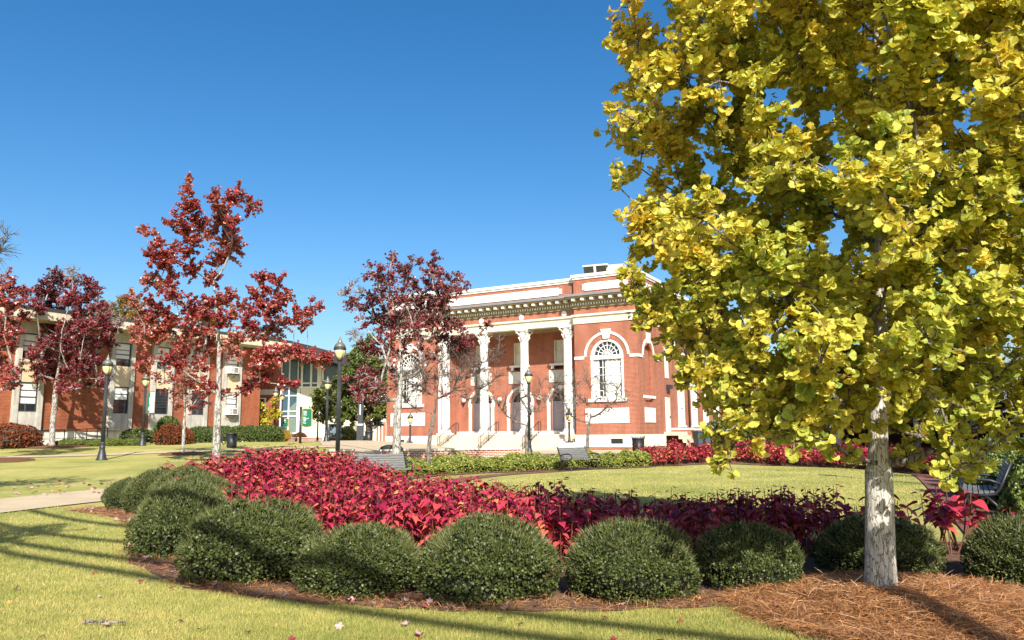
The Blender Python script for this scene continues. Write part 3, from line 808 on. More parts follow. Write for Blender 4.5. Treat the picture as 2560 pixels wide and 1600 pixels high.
# ------------------------------------------------------------------ modern glazed building
GD = 104.0
gb = thing("glass_building", "modern pale building with tall stair glazing, ribbon windows and dark oversailing roof", "building", (0, 0, 0))
def gp(px, D=GD): return (px - 1280) / F * D + .35
zG = .7
def gz(py, D=GD, px=780): return EYE + (1083 + .009 * (1280 - px) - py) / F * D
x0, x1, x2, x3 = gp(692), gp(748), gp(800), gp(1000)
b = MB(); b.box(x1, x2 + 4, GD, GD + 10, zG - .6, gz(970)); b.box(x2 - 2.2, x3 + 6, GD + 3.5, GD + 14, zG - .6, gz(968)); b.build("wall", M['cream'], gb)
b = MB(); b.box(x0 - 2.2, x0, GD - .3, GD + 9, zG - .6, gz(890)); b.build("side_wall", M['roofdark'], gb)
b = MB(); b.box(x0, x1, GD + .12, GD + .2, zG - .6, gz(895)); b.build("stair_glazing", M['glassblue'], gb)
b = MB()
for px in (696, 716, 740, 747): b.cbox(gp(px), GD + .05, (zG + gz(895)) / 2, .16 if px != 740 else .4, .18, gz(895) - zG)
for py in (955, 990, 1029, 1041, 1083): b.box(x0, x1, GD - .02, GD + .1, gz(py) - .07, gz(py) + .07)
b.build("mullions", M['white'], gb)
b = MB()
for k in range(2): b.add([(gp(706), GD + .115, gz(1085 - 14 * k)), (gp(735), GD + .115, gz(1048 - 14 * k)), (gp(735), GD + .115, gz(1042 - 14 * k)), (gp(706), GD + .115, gz(1079 - 14 * k))], [(0, 1, 2, 3)])
b.add([(gp(716), GD + .116, gz(1085)), (gp(734), GD + .116, gz(1085)), (gp(734), GD + .116, gz(1005)), (gp(716), GD + .116, gz(1022))], [(0, 1, 2, 3)])
b.build("stair", M['boxgreen'], gb)
b = MB(); b.box(x1 - .5, x2 + 4, GD - .05, GD + 8, gz(969), gz(895)); b.box(x2 + 4, x3 + 6, GD + 3.2, GD + 14, gz(966), gz(895)); b.build("ribbon_glazing", M['glassblue'], gb)
b = MB()
for px in (748, 771, 789, 794, 800): b.box(gp(px) - .13, gp(px) + .13, GD - .25, GD - .06, gz(969), gz(897))
for px in (815, 837, 860, 885): b.box(gp(px) - .1, gp(px) + .1, GD + 3.0, GD + 3.19, gz(966), gz(900))
b.box(x1 - .5, x2 + 4, GD - .2, GD - .06, gz(961), gz(958)); b.box(x1 - .5, x2 + 4, GD - .2, GD - .06, gz(972), gz(968)); b.build("ribbon_frame", M['white'], gb)
b = MB()
b.add([(gp(680), GD - 5, gz(894)), (gp(800), GD - 7, gz(908)), (gp(905), GD - 4, gz(930)), (gp(905), GD + 14, gz(915)), (gp(680), GD + 14, gz(885)),
       (gp(680), GD - 5, gz(849)), (gp(800), GD - 7, gz(880)), (gp(905), GD - 4, gz(907)), (gp(905), GD + 14, gz(905)), (gp(680), GD + 14, gz(850))],
      [(0, 1, 2, 3, 4), (9, 8, 7, 6, 5), (0, 5, 6, 1), (1, 6, 7, 2), (2, 7, 8, 3), (3, 8, 9, 4), (4, 9, 5, 0)])
b.build("roof", M['roofdark'], gb)
b = MB(); b.box(gp(779), gp(795), GD + 3.3, GD + 3.49, zG - .3, gz(990)); b.box(gp(800), gp(806), GD + 3.3, GD + 3.49, zG - .3, gz(1055)); b.box(gp(876), gp(886), GD + 3.3, GD + 3.49, zG - .3, gz(1066)); b.box(gp(906), gp(915), GD + 3.3, GD + 3.49, zG - .3, gz(1055)); b.build_each("doorway", M['glass'], gb)
b = MB()
for k in range(6): b.box(gp(930 + 9 * k), gp(933 + 9 * k), GD + 3.2, GD + 3.49, zG, gz(1055))
b.build_each("window_post", M['white'], gb)
b = MB(); b.box(gp(925), gp(985), GD + 3.4, GD + 3.48, zG, gz(1056)); b.build("side_glazing", M['copper'], gb)

# ------------------------------------------------------------------ shaded building on the right
rb = thing("shaded_building", "shadowed dark brick building with covered walkway behind the right hedge", "building", (17.6, 26.8, 0), math.radians(61))
# local x runs away from the camera, local -y is toward the building mass (right)
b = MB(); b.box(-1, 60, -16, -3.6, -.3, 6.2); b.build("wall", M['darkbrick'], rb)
b = MB(); b.box(-1, 60, -3.6, 1.5, 3.3, 3.75); b.build("canopy", M['roofdark'], rb)
b = MB(); b.box(-1, 60, -3.59, 0, -.3, .14); b.build("walkway_slab", M['slab'], rb)
b = MB(); b.box(-8, 26, 0, .35, -.3, .2); b.build("kerb", M['conc'], rb)
b = MB(); b.box(-6, 9, -1.2, -.9, .15, .5); b.build("low_wall", M['cap'], rb)
b = MB()
for k in range(8): b.box(-1 + 4.2 * k, -.8 + 4.2 * k, -.5, -.3, .14, 3.3)
b.build_each("post", M['lampiron'], rb)
for k in range(7):
    u = 0 + 3.0 * k
    f = MB(); 
    for q in (0, .6, 1.2, 1.8): f.box(u + q, u + q + .12, -3.6, -3.5, 1.0, 2.9)
    f.box(u, u + 1.92, -3.6, -3.49, .88, 1.0); wo = f.build("window", M['glassblue'], rb)
    MB().box(u + .12, u + 1.8, -3.6, -3.56, 1.0, 2.9).build("pane", M['glass'], wo)
cv = thing("covered_porch", "deep dark covered porch under flat roof beyond the right hedge", "porch", (24, 47, 0), math.radians(-29))
b = MB(); b.box(-4.5, 9, -2.5, 14, 3.4, 4.1); b.build("roof", M['roofdark'], cv)
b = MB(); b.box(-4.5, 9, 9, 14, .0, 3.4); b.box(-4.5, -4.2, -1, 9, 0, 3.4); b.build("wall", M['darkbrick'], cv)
b = MB(); b.box(-4.2, 9, -2, 9, .1, .4); b.build("floor_slab", M['slab'], cv)
b = MB()
for u in (-4.2, 0, 4.2, 8.4): b.box(u, u + .3, -2.2, -1.9, .1, 3.4)
b.build_each("post", M['lampiron'], cv)

# ------------------------------------------------------------------ foliage tools
T_DIAMOND = (np.array([(0, 0, 0), (-.42, .5, .07), (0, 1, -.03), (.42, .5, .07)]), [(0, 3, 2, 1)])
T_FOLD = (np.array([(0, 0, 0), (-.45, .45, .12), (0, 1, -.08), (.45, .45, .12)]), [(0, 2, 1), (0, 3, 2)])
_ml = [(0, .12), (.3, .0), (.52, .16), (.36, .4), (.62, .68), (.28, .66), (0, 1.0), (-.28, .66), (-.62, .68), (-.36, .4), (-.52, .16), (-.3, .0)]
T_MAPLE = (np.array([(0, .38, -.04)] + [(x, y, .10 * abs(x) - .12 * max(0, y - .6)) for x, y in _ml]), [(0, i + 1, (i + 1) % 12 + 1) for i in range(12)])
T_MAPLE5 = (np.array([(0, .1, 0), (.5, .2, .1), (.42, .75, .02), (0, 1, -.1), (-.42, .75, .02), (-.5, .2, .1)]), [(0, 1, 2, 3), (0, 3, 4, 5)])
def _fan():
    v = [(0, 0, 0)]; a = [-62, -44, -22, -5, 0, 5, 22, 44, 62]; r = [.86, .98, 1.0, .97, .74, .97, 1.0, .98, .86]
    w = [.20, .02, .05, -.04, .0, .03, -.04, .05, .22]
    for q, rr, ww in zip(a, r, w):
        t = math.radians(q); v.append((rr * math.sin(t), rr * math.cos(t), ww + .12 * math.sin(t) ** 2))
    return np.array(v), [(0, i + 1, i) for i in range(1, 9)]
T_FAN = _fan()
T_HEART = (np.array([(0, 0, 0), (-.30, .06, .10), (-.38, .32, .12), (-.22, .68, .03), (0, 1.05, -.16), (.22, .68, .03), (.38, .32, .12), (.30, .06, .10), (0, .45, -.02)]),
           [(8, i + 1, i) for i in range(0, 7)] + [(8, 0, 7)])
def norml(a):
    return a / np.maximum(np.linalg.norm(a, axis=-1, keepdims=True), 1e-9)
def leaf_arrays(Pp, T, N, S, tmpl, rnd):
    tv, tf = tmpl
    T = norml(T); N = norml(N - T * (N * T).sum(1, keepdims=True)); B = np.cross(T, N)
    S = np.asarray(S)[:, None, None]
    V = Pp[:, None, :] + S * (tv[None, :, 0:1] * B[:, None, :] + tv[None, :, 1:2] * T[:, None, :] + tv[None, :, 2:3] * N[:, None, :])
    n, k = len(Pp), len(tv)
    lp = np.concatenate([np.array(f) for f in tf]); tot = np.array([len(f) for f in tf])
    L = (np.arange(n)[:, None] * k + lp[None]).ravel()
    return V.reshape(-1, 3), L, np.tile(tot, n), np.repeat(rnd, k)
def leaf_mesh(name, *parts):
    Vs, Ls, Ts, Rs = [], [], [], []; o = 0
    for V, L, t, r in parts:
        Vs.append(V); Ls.append(L + o); Ts.append(t); Rs.append(r); o += len(V)
    return mesh_np(name, np.concatenate(Vs), np.concatenate(Ls), np.concatenate(Ts), False, np.concatenate(Rs), uv=False)
def rvec(n, g=None):
    return norml((g or rng).normal(size=(n, 3)))

def blob_tree(name, label, cat, trunk, tr, blobs, leafm, bark, tmpl=T_FOLD, size=.09, per=110, twigs=9, group=None, fork=.25, tiprad=.011,
              bare=0.0, sag=.0, nodelim=1.6, seed=1, expo=.46, twig_r=.007, rbias=None, spread=1.0, clus=1, trunk_n=12, up=.35, bark2=None):
    "trunk: world points; blobs: (centre, radius, leaf fraction).  Limbs grow to each blob, twigs and leaves fill it."
    g = np.random.default_rng(seed)
    root = thing(name, label, cat, trunk[0], 0, group)
    O = np.array(trunk[0])
    tp = catmull([tuple(p) for p in trunk], 6)
    nodes = [p for p in tp]; par = [-1] + list(range(len(tp) - 1)); w = [0.0] * len(nodes)
    nt_ = len(tp); cum = np.arange(nt_) / (nt_ - 1)
    ok = [c >= fork for c in cum]
    order = sorted(range(len(blobs)), key=lambda i: np.linalg.norm(np.array(blobs[i][0]) - tp[int(nt_ * .55)]) if nt_ else 0)
    order = sorted(order, key=lambda i: min(np.linalg.norm(np.array(blobs[i][0]) - p) for p in tp[int(nt_ * fork):]))
    paths = []; bend = []
    for i in order:
        C = np.array(blobs[i][0], float)
        A = np.array(nodes)
        d = C - A; dist = np.linalg.norm(d, axis=1)
        cost = dist + 1.0 * np.maximum(0, up * dist - d[:, 2]) + np.where(ok, 0, 1e6)
        j = int(np.argmin(cost)); S_ = A[j]; L = dist[j]
        n = max(2, int(L / .45) + 1)
        mid = (S_ + C) / 2 + np.array([0, 0, -.10 * L]) + g.normal(size=3) * .05 * L
        path = [j]
        for k in range(1, n + 1):
            t = k / n
            p = (1 - t) ** 2 * S_ + 2 * t * (1 - t) * mid + t * t * C + g.normal(size=3) * .018 * (1 if k < n else 0)
            nodes.append(p); par.append(path[-1]); w.append(0.0); ok.append(True); path.append(len(nodes) - 1)
        bend.append(path[-1]); paths.append(path)
        q = path[-1]
        while q >= 0:
            w[q] += blobs[i][1]; q = par[q]
    wm = max(w) or 1
    base_r = lambda q: max(tiprad, tr * .78 * (w[q] / wm) ** expo)
    mb = MB()
    tp_r = []
    for k in range(nt_):
        f = cum[k]; flare = 1 + .22 * max(0, 1 - f * 14) ** 2
        tp_r.append(max(tiprad, tr * flare * (1 - .12 * f / max(fork, .01)) if f < fork else tr * .70 * max(.08, (1 - (f - fork) / (1 - fork)) ** 1.1)))
    mb.tube([Vector(p - O) for p in tp], tp_r, trunk_n)
    mt = mb
    if bark2: mb = MB()
    for path in paths:
        rs = [base_r(q) for q in path]; rs[0] = min(rs[1] * 1.15, tp_r[path[0]] if path[0] < nt_ else 9)
        mb.tube([Vector(np.array(nodes[q]) - O) for q in path], rs, 6 if rs[1] > .03 else 4, cap=False)
    Lp, Lt, Ln, Lr = [], [], [], []
    for bi, i in enumerate(order):
        C, R, fr = np.array(blobs[i][0], float), blobs[i][1], (blobs[i][2] if len(blobs[i]) > 2 else 1)
        path = paths[bi]; pd = norml((np.array(nodes[path[-1]]) - np.array(nodes[path[-2]]))[None])[0]
        k_ = max(3, int(twigs * (.6 + .8 * R / .5) * (2.2 if fr < .2 and bare else 1)))
        starts = [np.array(nodes[path[g.integers(max(1, len(path) - 2), len(path))]]) for _ in range(k_)]
        dirs = norml(rvec(k_, g) * spread + pd * .55 + np.array([0, 0, .22]))
        ln = R * g.uniform(.65, 1.18, k_)
        ends = []
        for s_, d_, l_ in zip(starts, dirs, ln):
            e = s_ + d_ * l_; mdp = s_ + d_ * l_ * .5 + np.array([0, 0, .06 * l_])
            mb.tube([Vector(s_ - O), Vector(mdp - O), Vector(e - O)], [twig_r * 1.4, twig_r, twig_r * .5], 3, cap=False)
            if bare and g.random() < .8:
                for _ in range(2):
                    d2 = norml((d_ + rvec(1, g)[0] * .7)[None])[0]; e2 = mdp + d2 * l_ * .6
                    mb.tube([Vector(mdp - O), Vector(e2 - O)], [twig_r * .8, twig_r * .4], 3, cap=False)
            ends.append((s_, mdp, e))
        n = int(per * fr * (R / .45) ** 2)
        if n <= 0: continue
        nc = max(1, n // clus)
        ti = g.integers(0, k_, nc); t = g.uniform(.22, 1.05, nc)[:, None]
        s_ = np.array([q[0] for q in ends])[ti]; m_ = np.array([q[1] for q in ends])[ti]; e = np.array([q[2] for q in ends])[ti]
        p = (1 - t) ** 2 * s_ + 2 * t * (1 - t) * m_ + t * t * e
        ax = norml(e - s_)
        p = np.repeat(p, clus, 0); ax = np.repeat(ax, clus, 0); n = len(p)
        rd = rvec(n, g)
        T = norml(rd + ax * .35 + np.array([0, 0, -sag]))
        outw = norml(p - O - np.array([0, 0, (C - O)[2] * .8]))
        N = norml(rvec(n, g) * .75 + np.array([0, 0, .75]) + outw * .45)
        p = p + T * size * (.25 if clus > 1 else .1) + rvec(n, g) * size * .25
        hue = np.clip(g.normal(.5, .2, n) + (rbias(C) if rbias else 0) + g.normal(0, .13), 0, 1)
        Lp.append(p - O); Lt.append(T); Ln.append(N); Lr.append(hue)
    sz = None
    mt.build("trunk", bark, root)
    if bark2: mb.build("branches", bark2, root)
    if Lp:
        Pp = np.concatenate(Lp)
        arr = leaf_arrays(Pp, np.concatenate(Lt), np.concatenate(Ln), size * g.uniform(.65, 1.2, len(Pp)), tmpl, np.concatenate(Lr))
        link("crown", leaf_mesh("crown", arr), leafm, root)
    return root

def pxblobs(lst, zx, x0, y0, D, seed, depth=1.0, rad=1.0, frac=1.0):
    "blob list measured in a zoomed crop: gives centres at their own distances around D"
    g = np.random.default_rng(seed); out = []
    for b in lst:
        px, py, r = x0 + b[0] * zx, y0 + b[1] * zx, b[2] * zx
        dy = b[4] if len(b) > 4 else g.uniform(-depth, depth)
        out.append((tuple(P(px, py, D + dy)), r / F * D * rad, (b[3] if len(b) > 3 else 1) * frac))
    return out

# ------------------------------------------------------------------ ginkgo in the foreground
def ginkgo():
    g = np.random.default_rng(3)
    D = 7.4; bx = P(2201, 1480, 7.4).x; z0 = tz(bx, D) - .05
    trunk = [Vector((bx, D, z0)), P(2200, 1330, D), P(2197, 1180, D), P(2196, 1050, D), P(2212, 900, D + .05), P(2195, 700, D + .15), P(2215, 400, D + .1), P(2190, 50, D), P(2205, -380, D), P(2200, -640, D)]
    sil = [(1640, -260), (1590, -60), (1590, 60), (1625, 190), (1600, 290), (1690, 400), (1650, 520), (1650, 600), (1660, 700), (1720, 780), (1800, 900), (1900, 985), (2050, 1010), (2200, 1000), (2350, 960), (2480, 990), (2620, 980), (2800, 800), (2850, 500), (2830, 100), (2720, -260), (2500, -560), (2200, -760), (1900, -560)]
    def inside(x, y):
        c = False; j = len(sil) - 1
        for i in range(len(sil)):
            (xi, yi), (xj, yj) = sil[i], sil[j]
            if (yi > y) != (yj > y) and x < (xj - xi) * (y - yi) / (yj - yi) + xi: c = not c
            j = i
        return c
    pts = []
    holes = [(1925, 325, 42, 9), (1690, 415, 60, 9), (1830, 180, 26, 9), (1800, 560, 34, 9), (2085, 265, 20, 9), (2275, 590, 30, 9), (2030, 720, 26, 9)]
    tries = 0
    while len(pts) < 380 and tries < 40000:
        tries += 1
        x, y = g.uniform(1560, 2880), g.uniform(-760, 1010)
        if not inside(x, y): continue
        if any((x - hx) ** 2 + (y - hy) ** 2 < (hr + 34) ** 2 for hx, hy, hr, _ in holes[:2]) or any((x - hx) ** 2 + (y - hy) ** 2 < (hr + 12) ** 2 for hx, hy, hr, _ in holes[2:]): continue
        half = (640 - (100 if y > 800 else 0)) * (1 if y > -100 else max(.3, 1 + (y + 100) / 900))
        q = 1 - ((x - 2200) / half) ** 2
        hd = 2.45 * math.sqrt(max(q, .06))
        # favour the shell
        dd = g.uniform(-1, 1); dd = math.copysign(abs(dd) ** .6, dd)
        Dp = D + dd * hd * (.85 if y > 700 else 1)
        if Dp < 5.3: Dp = 5.3 + g.uniform(0, .5)
        c = np.array(P(x, y, D)); c = np.array([c[0] * 1.0, Dp, c[2]])
        # keep real position: x,z measured in the tree's own plane
        if abs(x - 2200) < 110 and y > 900 and Dp < D + .4: continue
        if any(np.linalg.norm(c - p) < .40 for p, _ in pts): continue
        pts.append((c, g.uniform(.27, .41)))
    hand = [(1530, 55, 24), (1560, 110, 34), (1580, 20, 44), (1590, 170, 34), (1545, 280, 34), (1590, 310, 40), (1640, 340, 40), (1540, 420, 22), (1550, 470, 34), (1570, 540, 38), (1620, 590, 46), (1590, 640, 34),
            (1570, 690, 36), (1610, 740, 44), (1640, 800, 50), (1680, 850, 46), (1730, 900, 46), (1720, 960, 36), (1790, 960, 46), (1810, 1040, 36), (1790, 1075, 26), (1850, 1060, 44), (1830, 1120, 28), (1800, 1155, 26), (1920, 1080, 44), (1990, 1080, 50), (2050, 1040, 50), (2080, 1110, 30),
            (2130, 1050, 40), (2110, 960, 60), (1900, 990, 60), (1980, 1000, 60), (1850, 930, 60), (1770, 840, 50),
            (1760, 790, 50), (1830, 850, 55), (1880, 900, 55), (1760, 930, 44), (1840, 1000, 46), (1900, 1040, 50), (1960, 1050, 50), (1700, 760, 46), (1600, 420, 40), (1650, 300, 60), (1640, 540, 56), (1720, 560, 60),
            (2290, 1020, 50), (2300, 1090, 44), (2350, 1120, 44), (2395, 1150, 46), (2430, 1160, 40), (2370, 1180, 30), (2350, 1010, 46), (2420, 1010, 44), (2460, 1060, 34), (2500, 1085, 34), (2540, 1100, 26), (2540, 1040, 40), (2480, 960, 60), (2560, 960, 60), (2260, 950, 60)]
    blobs = [(tuple(c), r, 1) for c, r in pts]
    for x, y, r in hand:
        half = math.sqrt(max(.05, 1 - ((x - 2200) / 690) ** 2)) * 1.7
        dd = -g.uniform(.1, .8) * half if (y > 900) else g.uniform(-.6, .6) * half
        if abs(x - 2200) < 120 and y > 930: dd = g.uniform(.5, 1.3)
        c = P(x, y, D + dd)
        blobs.append((tuple(c), r / 264 * 1.12 * (D + dd) / D, 1))
    def hue(c):
        return .34 * sstep(2.4, .6, c[0]) + .05 * (c[2] - 3.5) - .06
    blob_tree("ginkgo_tree", "large golden ginkgo with pale fissured trunk rising from a pine straw ring", "tree", trunk, .135, blobs,
              M['ginkgo'], M['bark_ginkgo'], T_FAN, .060, 800, 16, fork=.235, tiprad=.009, seed=8, twig_r=.006, rbias=hue, sag=.35, clus=3, trunk_n=20, up=.5, expo=.55, bark2=M['bark_grey'])  # branches get darker bark, painting in the shade inside the crown
ginkgo()

# ------------------------------------------------------------------ red maples and the other trees
def trunkpx(pts, D, base_z=None):
    out = [P(x, y, D + (p[0] if p else 0)) for x, y, *p in pts]
    b = out[0]; b.z = tz(b.x, b.y) - .05
    return out
ZM = [(340, 70, 40), (345, 140, 45), (350, 220, 60), (480, 160, 55), (590, 130, 60), (660, 190, 50), (500, 240, 70), (300, 280, 65), (400, 310, 60), (480, 330, 60), (560, 280, 45), (560, 400, 70), (500, 450, 65), (350, 380, 55), (120, 310, 30), (160, 330, 35), (200, 390, 50), (160, 440, 45), (260, 420, 50), (230, 500, 50), (350, 490, 50), (450, 560, 50), (160, 570, 60), (250, 600, 50), (70, 650, 45), (150, 690, 60), (230, 740, 70), (330, 680, 60), (120, 780, 60), (330, 790, 60), (200, 830, 60), (70, 830, 45), (420, 760, 50), (450, 690, 60), (530, 660, 60), (590, 700, 55), (500, 760, 45), (690, 570, 55), (780, 580, 60), (700, 660, 55), (650, 740, 55), (770, 690, 60), (830, 640, 45), (790, 780, 50), (740, 820, 50), (870, 720, 45), (930, 740, 45), (980, 690, 30), (950, 660, 20), (560, 870, 55), (640, 830, 50), (420, 880, 65), (300, 900, 60), (250, 960, 50), (400, 960, 50), (130, 950, 35), (100, 1000, 40), (680, 980, 55), (740, 940, 60), (800, 920, 50), (870, 920, 45), (930, 930, 45), (990, 950, 45), (1040, 940, 26), (850, 1080, 40), (700, 1060, 45), (420, 1080, 45), (350, 1060, 40), (530, 1110, 25), (660, 1070, 40)]
blob_tree("red_maple", "tall scarlet maple with pale spreading limbs beside the crimson flower bed", "tree",
          trunkpx([(540, 1176), (542, 1090), (545, 1000), (547, 900), (546, 830), (540, 760), (534, 700)], 29), .15,
          pxblobs(ZM, .503, 300, 420, 29, 21, 1.3, 1.16), M['maple'], M['bark_maple'], T_MAPLE5, .092, 680, 18, fork=.33, up=.95, seed=31, bark2=M['bark_grey2'], twig_r=.012, tiprad=.018, sag=.25)
ZN = [(270, 180, 40), (340, 210, 45), (260, 250, 35), (430, 110, 40), (410, 160, 40), (480, 200, 60), (520, 250, 60), (540, 130, 30), (600, 160, 45), (700, 120, 40), (680, 180, 50), (720, 240, 50), (800, 270, 60), (850, 250, 40), (880, 310, 45), (330, 280, 50), (400, 300, 60), (470, 340, 60), (560, 340, 60), (640, 300, 60), (700, 330, 60), (780, 350, 50), (140, 340, 35), (130, 430, 35), (200, 400, 50), (280, 380, 55), (350, 400, 60), (430, 430, 60), (520, 430, 60), (600, 440, 60), (680, 430, 60), (750, 430, 50), (210, 520, 35), (290, 500, 50), (370, 520, 60), (450, 540, 60), (540, 540, 60), (620, 540, 60), (700, 530, 60), (780, 540, 55), (340, 610, 60), (420, 640, 60), (500, 640, 55, .5), (590, 620, 60, .7), (680, 630, 55, .6), (760, 640, 50), (850, 570, 45), (930, 640, 40), (1040, 560, 30), (220, 690, 45), (320, 720, 60), (400, 740, 60), (480, 740, 50, .4), (600, 720, 45, .4), (850, 690, 55), (920, 710, 40), (700, 740, 50, .4), (240, 870, 60), (310, 900, 55), (180, 970, 50), (250, 960, 45), (330, 970, 50, .6), (120, 920, 30), (200, 1030, 40), (300, 1040, 45, .6), (400, 830, 45, .6), (170, 620, 50, .08), (160, 300, 40, .05), (480, 900, 70, .05), (600, 850, 70, .05), (90, 350, 30, .1)]
blob_tree("red_maple", "thinning dark red maple with pale trunk behind the grey bench", "tree",
          trunkpx([(991, 1152), (992, 1090), (994, 1035), (999, 980), (1003, 930), (1000, 880), (1001, 830)], 30), .165,
          pxblobs(ZN, .3836, 820, 600, 30, 22, 1.5, 1.22), M['maple2'], M['bark_maple'], T_MAPLE5, .08, 480, 20, fork=.42, up=1.1, seed=32, twig_r=.010, tiprad=.016, bare=1, sag=.2)
ZT2 = [(520, 1060, 60, .05), (480, 1000, 60, .06), (560, 950, 70, .12), (620, 870, 80, .06), (700, 780, 80, .05), (800, 760, 80, .05), (870, 850, 80, .03), (960, 880, 70, .02), (1000, 970, 70, .02), (1090, 900, 70, .02), (1120, 660, 40, 0), (1080, 760, 60, .02), (740, 1000, 60, .4), (640, 990, 60, .1), (820, 980, 70, .05), (900, 1040, 50, 0), (700, 900, 70, .08), (780, 870, 70, .05), (600, 760, 60, .1), (900, 740, 60, .05), (1000, 800, 60, .02), (450, 930, 50, .1), (860, 700, 60, .25)]
blob_tree("young_tree", "nearly bare young tree with glossy trunk in front of the brick seat wall", "tree",
          trunkpx([(1069, 1157), (1074, 1100), (1082, 1055), (1086, 1030), (1092, 990), (1100, 930), (1110, 880)], 31), .085,
          pxblobs(ZT2, .3836, 820, 600, 31, 23, .8, 1.6), M['maple2'], M['bark_grey'], T_MAPLE5, .08, 90, 8, fork=.4, seed=33, twig_r=.0085, tiprad=.014, bare=1, sag=.2)
ZL = [(280, 530, 40), (250, 590, 50), (330, 580, 50), (420, 560, 45), (200, 620, 50), (480, 600, 40), (260, 660, 60), (350, 650, 60), (430, 640, 55), (300, 730, 60), (400, 720, 60), (480, 680, 50), (220, 740, 60), (180, 690, 45), (250, 800, 60), (340, 800, 65), (430, 790, 60), (510, 760, 55), (560, 800, 45), (300, 870, 65), (400, 870, 65), (490, 860, 60), (550, 870, 40), (200, 860, 50), (160, 930, 40), (230, 950, 50), (310, 950, 60), (400, 950, 55), (470, 950, 50), (350, 1020, 50), (270, 1020, 45), (200, 1020, 45), (430, 1010, 40), (150, 1100, 35), (180, 1000, 40), (480, 1070, 35), (310, 1090, 35), (520, 1040, 35), (360, 1090, 35), (540, 700, 40, .15), (360, 520, 40, .1), (600, 760, 40, .1)]
blob_tree("red_maple", "rounded dark red maple with pale trunk in front of the brick block", "tree",
          trunkpx([(130, 1117), (132, 1060), (136, 1015), (140, 960), (146, 920), (150, 880), (152, 850)], 46), .165,
          pxblobs(ZL, .503, 0, 420, 46, 24, 1.8, 1.1), M['maple2'], M['bark_maple'], T_MAPLE5, .115, 330, 16, fork=.42, up=1.0, seed=34, twig_r=.014, tiprad=.02, bare=1, sag=.2)
ZF = [(20, 540, 45), (0, 600, 70), (60, 610, 55), (120, 610, 40), (30, 680, 60), (100, 680, 50), (40, 760, 60), (110, 750, 45), (20, 830, 55), (90, 820, 40), (40, 890, 40), (0, 960, 50), (60, 1000, 40), (100, 990, 35), (20, 1060, 45), (70, 1080, 35), (0, 1100, 45), (-60, 700, 90), (-80, 850, 90), (-100, 600, 90), (-60, 1000, 80), (-160, 720, 90), (-180, 900, 90), (-130, 540, 80)]
blob_tree("red_maple", "pinkish red maple cut by the left edge above a straw ring", "tree",
          trunkpx([(-45, 1160), (-46, 1080), (-44, 1020), (-42, 930), (-40, 800), (-42, 700)], 34), .14,
          pxblobs(ZF, .503, 0, 420, 34, 25, 1.2, 1.08), M['maple'], M['bark_maple'], T_MAPLE5, .09, 420, 14, fork=.3, up=.9, seed=35, twig_r=.011, tiprad=.016, bare=1, sag=.2, rbias=lambda c: -.06)
ZS = [(220, 1050, 40, .5), (270, 1060, 40, .5), (330, 1050, 45, .5), (390, 1070, 40, .5), (250, 1120, 35), (320, 1130, 40), (400, 1130, 40), (290, 1170, 35), (430, 1170, 30), (180, 1040, 35, .6), (360, 1180, 35), (300, 970, 45, .15), (380, 960, 45, .15), (230, 980, 40, .15), (340, 900, 40, .1), (280, 1000, 50, .2)]
blob_tree("young_tree", "slim rust red young tree standing in a straw ring on the lawn", "tree",
          trunkpx([(457, 1136), (459, 1090), (461, 1050), (462, 1020), (460, 980), (462, 930)], 37.5), .085,
          pxblobs(ZS, .503, 300, 420, 37.5, 26, .8, 1.1), M['maple'], M['bark_maple'], T_MAPLE5, .11, 130, 10, fork=.4, seed=36, twig_r=.010, tiprad=.014, bare=1)
ZB = [(1080, 1010, 60, 0), (950, 880, 60, 0), (850, 740, 70, .01), (720, 600, 60, 0), (1160, 900, 70, 0), (1220, 700, 80, 0), (1000, 700, 70, 0), (1380, 900, 70, .02), (1480, 860, 60, .1), (1560, 720, 70, .1), (1660, 640, 60, .1), (1780, 520, 60, 0), (1400, 640, 80, .01), (1520, 520, 80, 0), (1250, 500, 70, 0), (1100, 560, 60, 0), (1760, 720, 60, .3), (1640, 420, 50, 0)]
blob_tree("young_tree", "bare forked young tree rising beside the lamp in front of the stone steps", "tree",
          trunkpx([(1316, 1150), (1317, 1110), (1315, 1080), (1318, 1060), (1325, 1030)], 38.5), .085,
          pxblobs(ZB, 1 / 6.05, 1100, 880, 38.5, 27, .9, 1.9), M['rustleaf'], M['bark_grey'], T_FOLD, .10, 34, 6, fork=.55, seed=37, twig_r=.009, tiprad=.014, bare=1)
ZR = [(940, 1050, 50, .35), (960, 1110, 50, .5), (1120, 1110, 45, .5), (1200, 1080, 45, .4), (1000, 1020, 45, .3), (1290, 1010, 45, .25), (1160, 1000, 60, .25), (900, 990, 60, .2), (980, 900, 70, .02), (1090, 880, 70, .02), (1200, 900, 70, .02), (1300, 930, 60, .05), (1340, 1000, 40, .05), (1040, 1000, 60, .15), (880, 900, 50, .02), (1250, 1040, 40, .3)]
blob_tree("young_tree", "thin young tree with a few orange leaves below the arched window", "tree",
          trunkpx([(1466, 1140), (1469, 1100), (1473, 1060), (1476, 1040), (1478, 1010)], 38), .085,
          pxblobs(ZR, .357, 1080, 640, 38, 28, .8, 1.7), M['rustleaf'], M['bark_grey'], T_FOLD, .10, 34, 6, fork=.5, seed=38, twig_r=.009, tiprad=.014, bare=1)
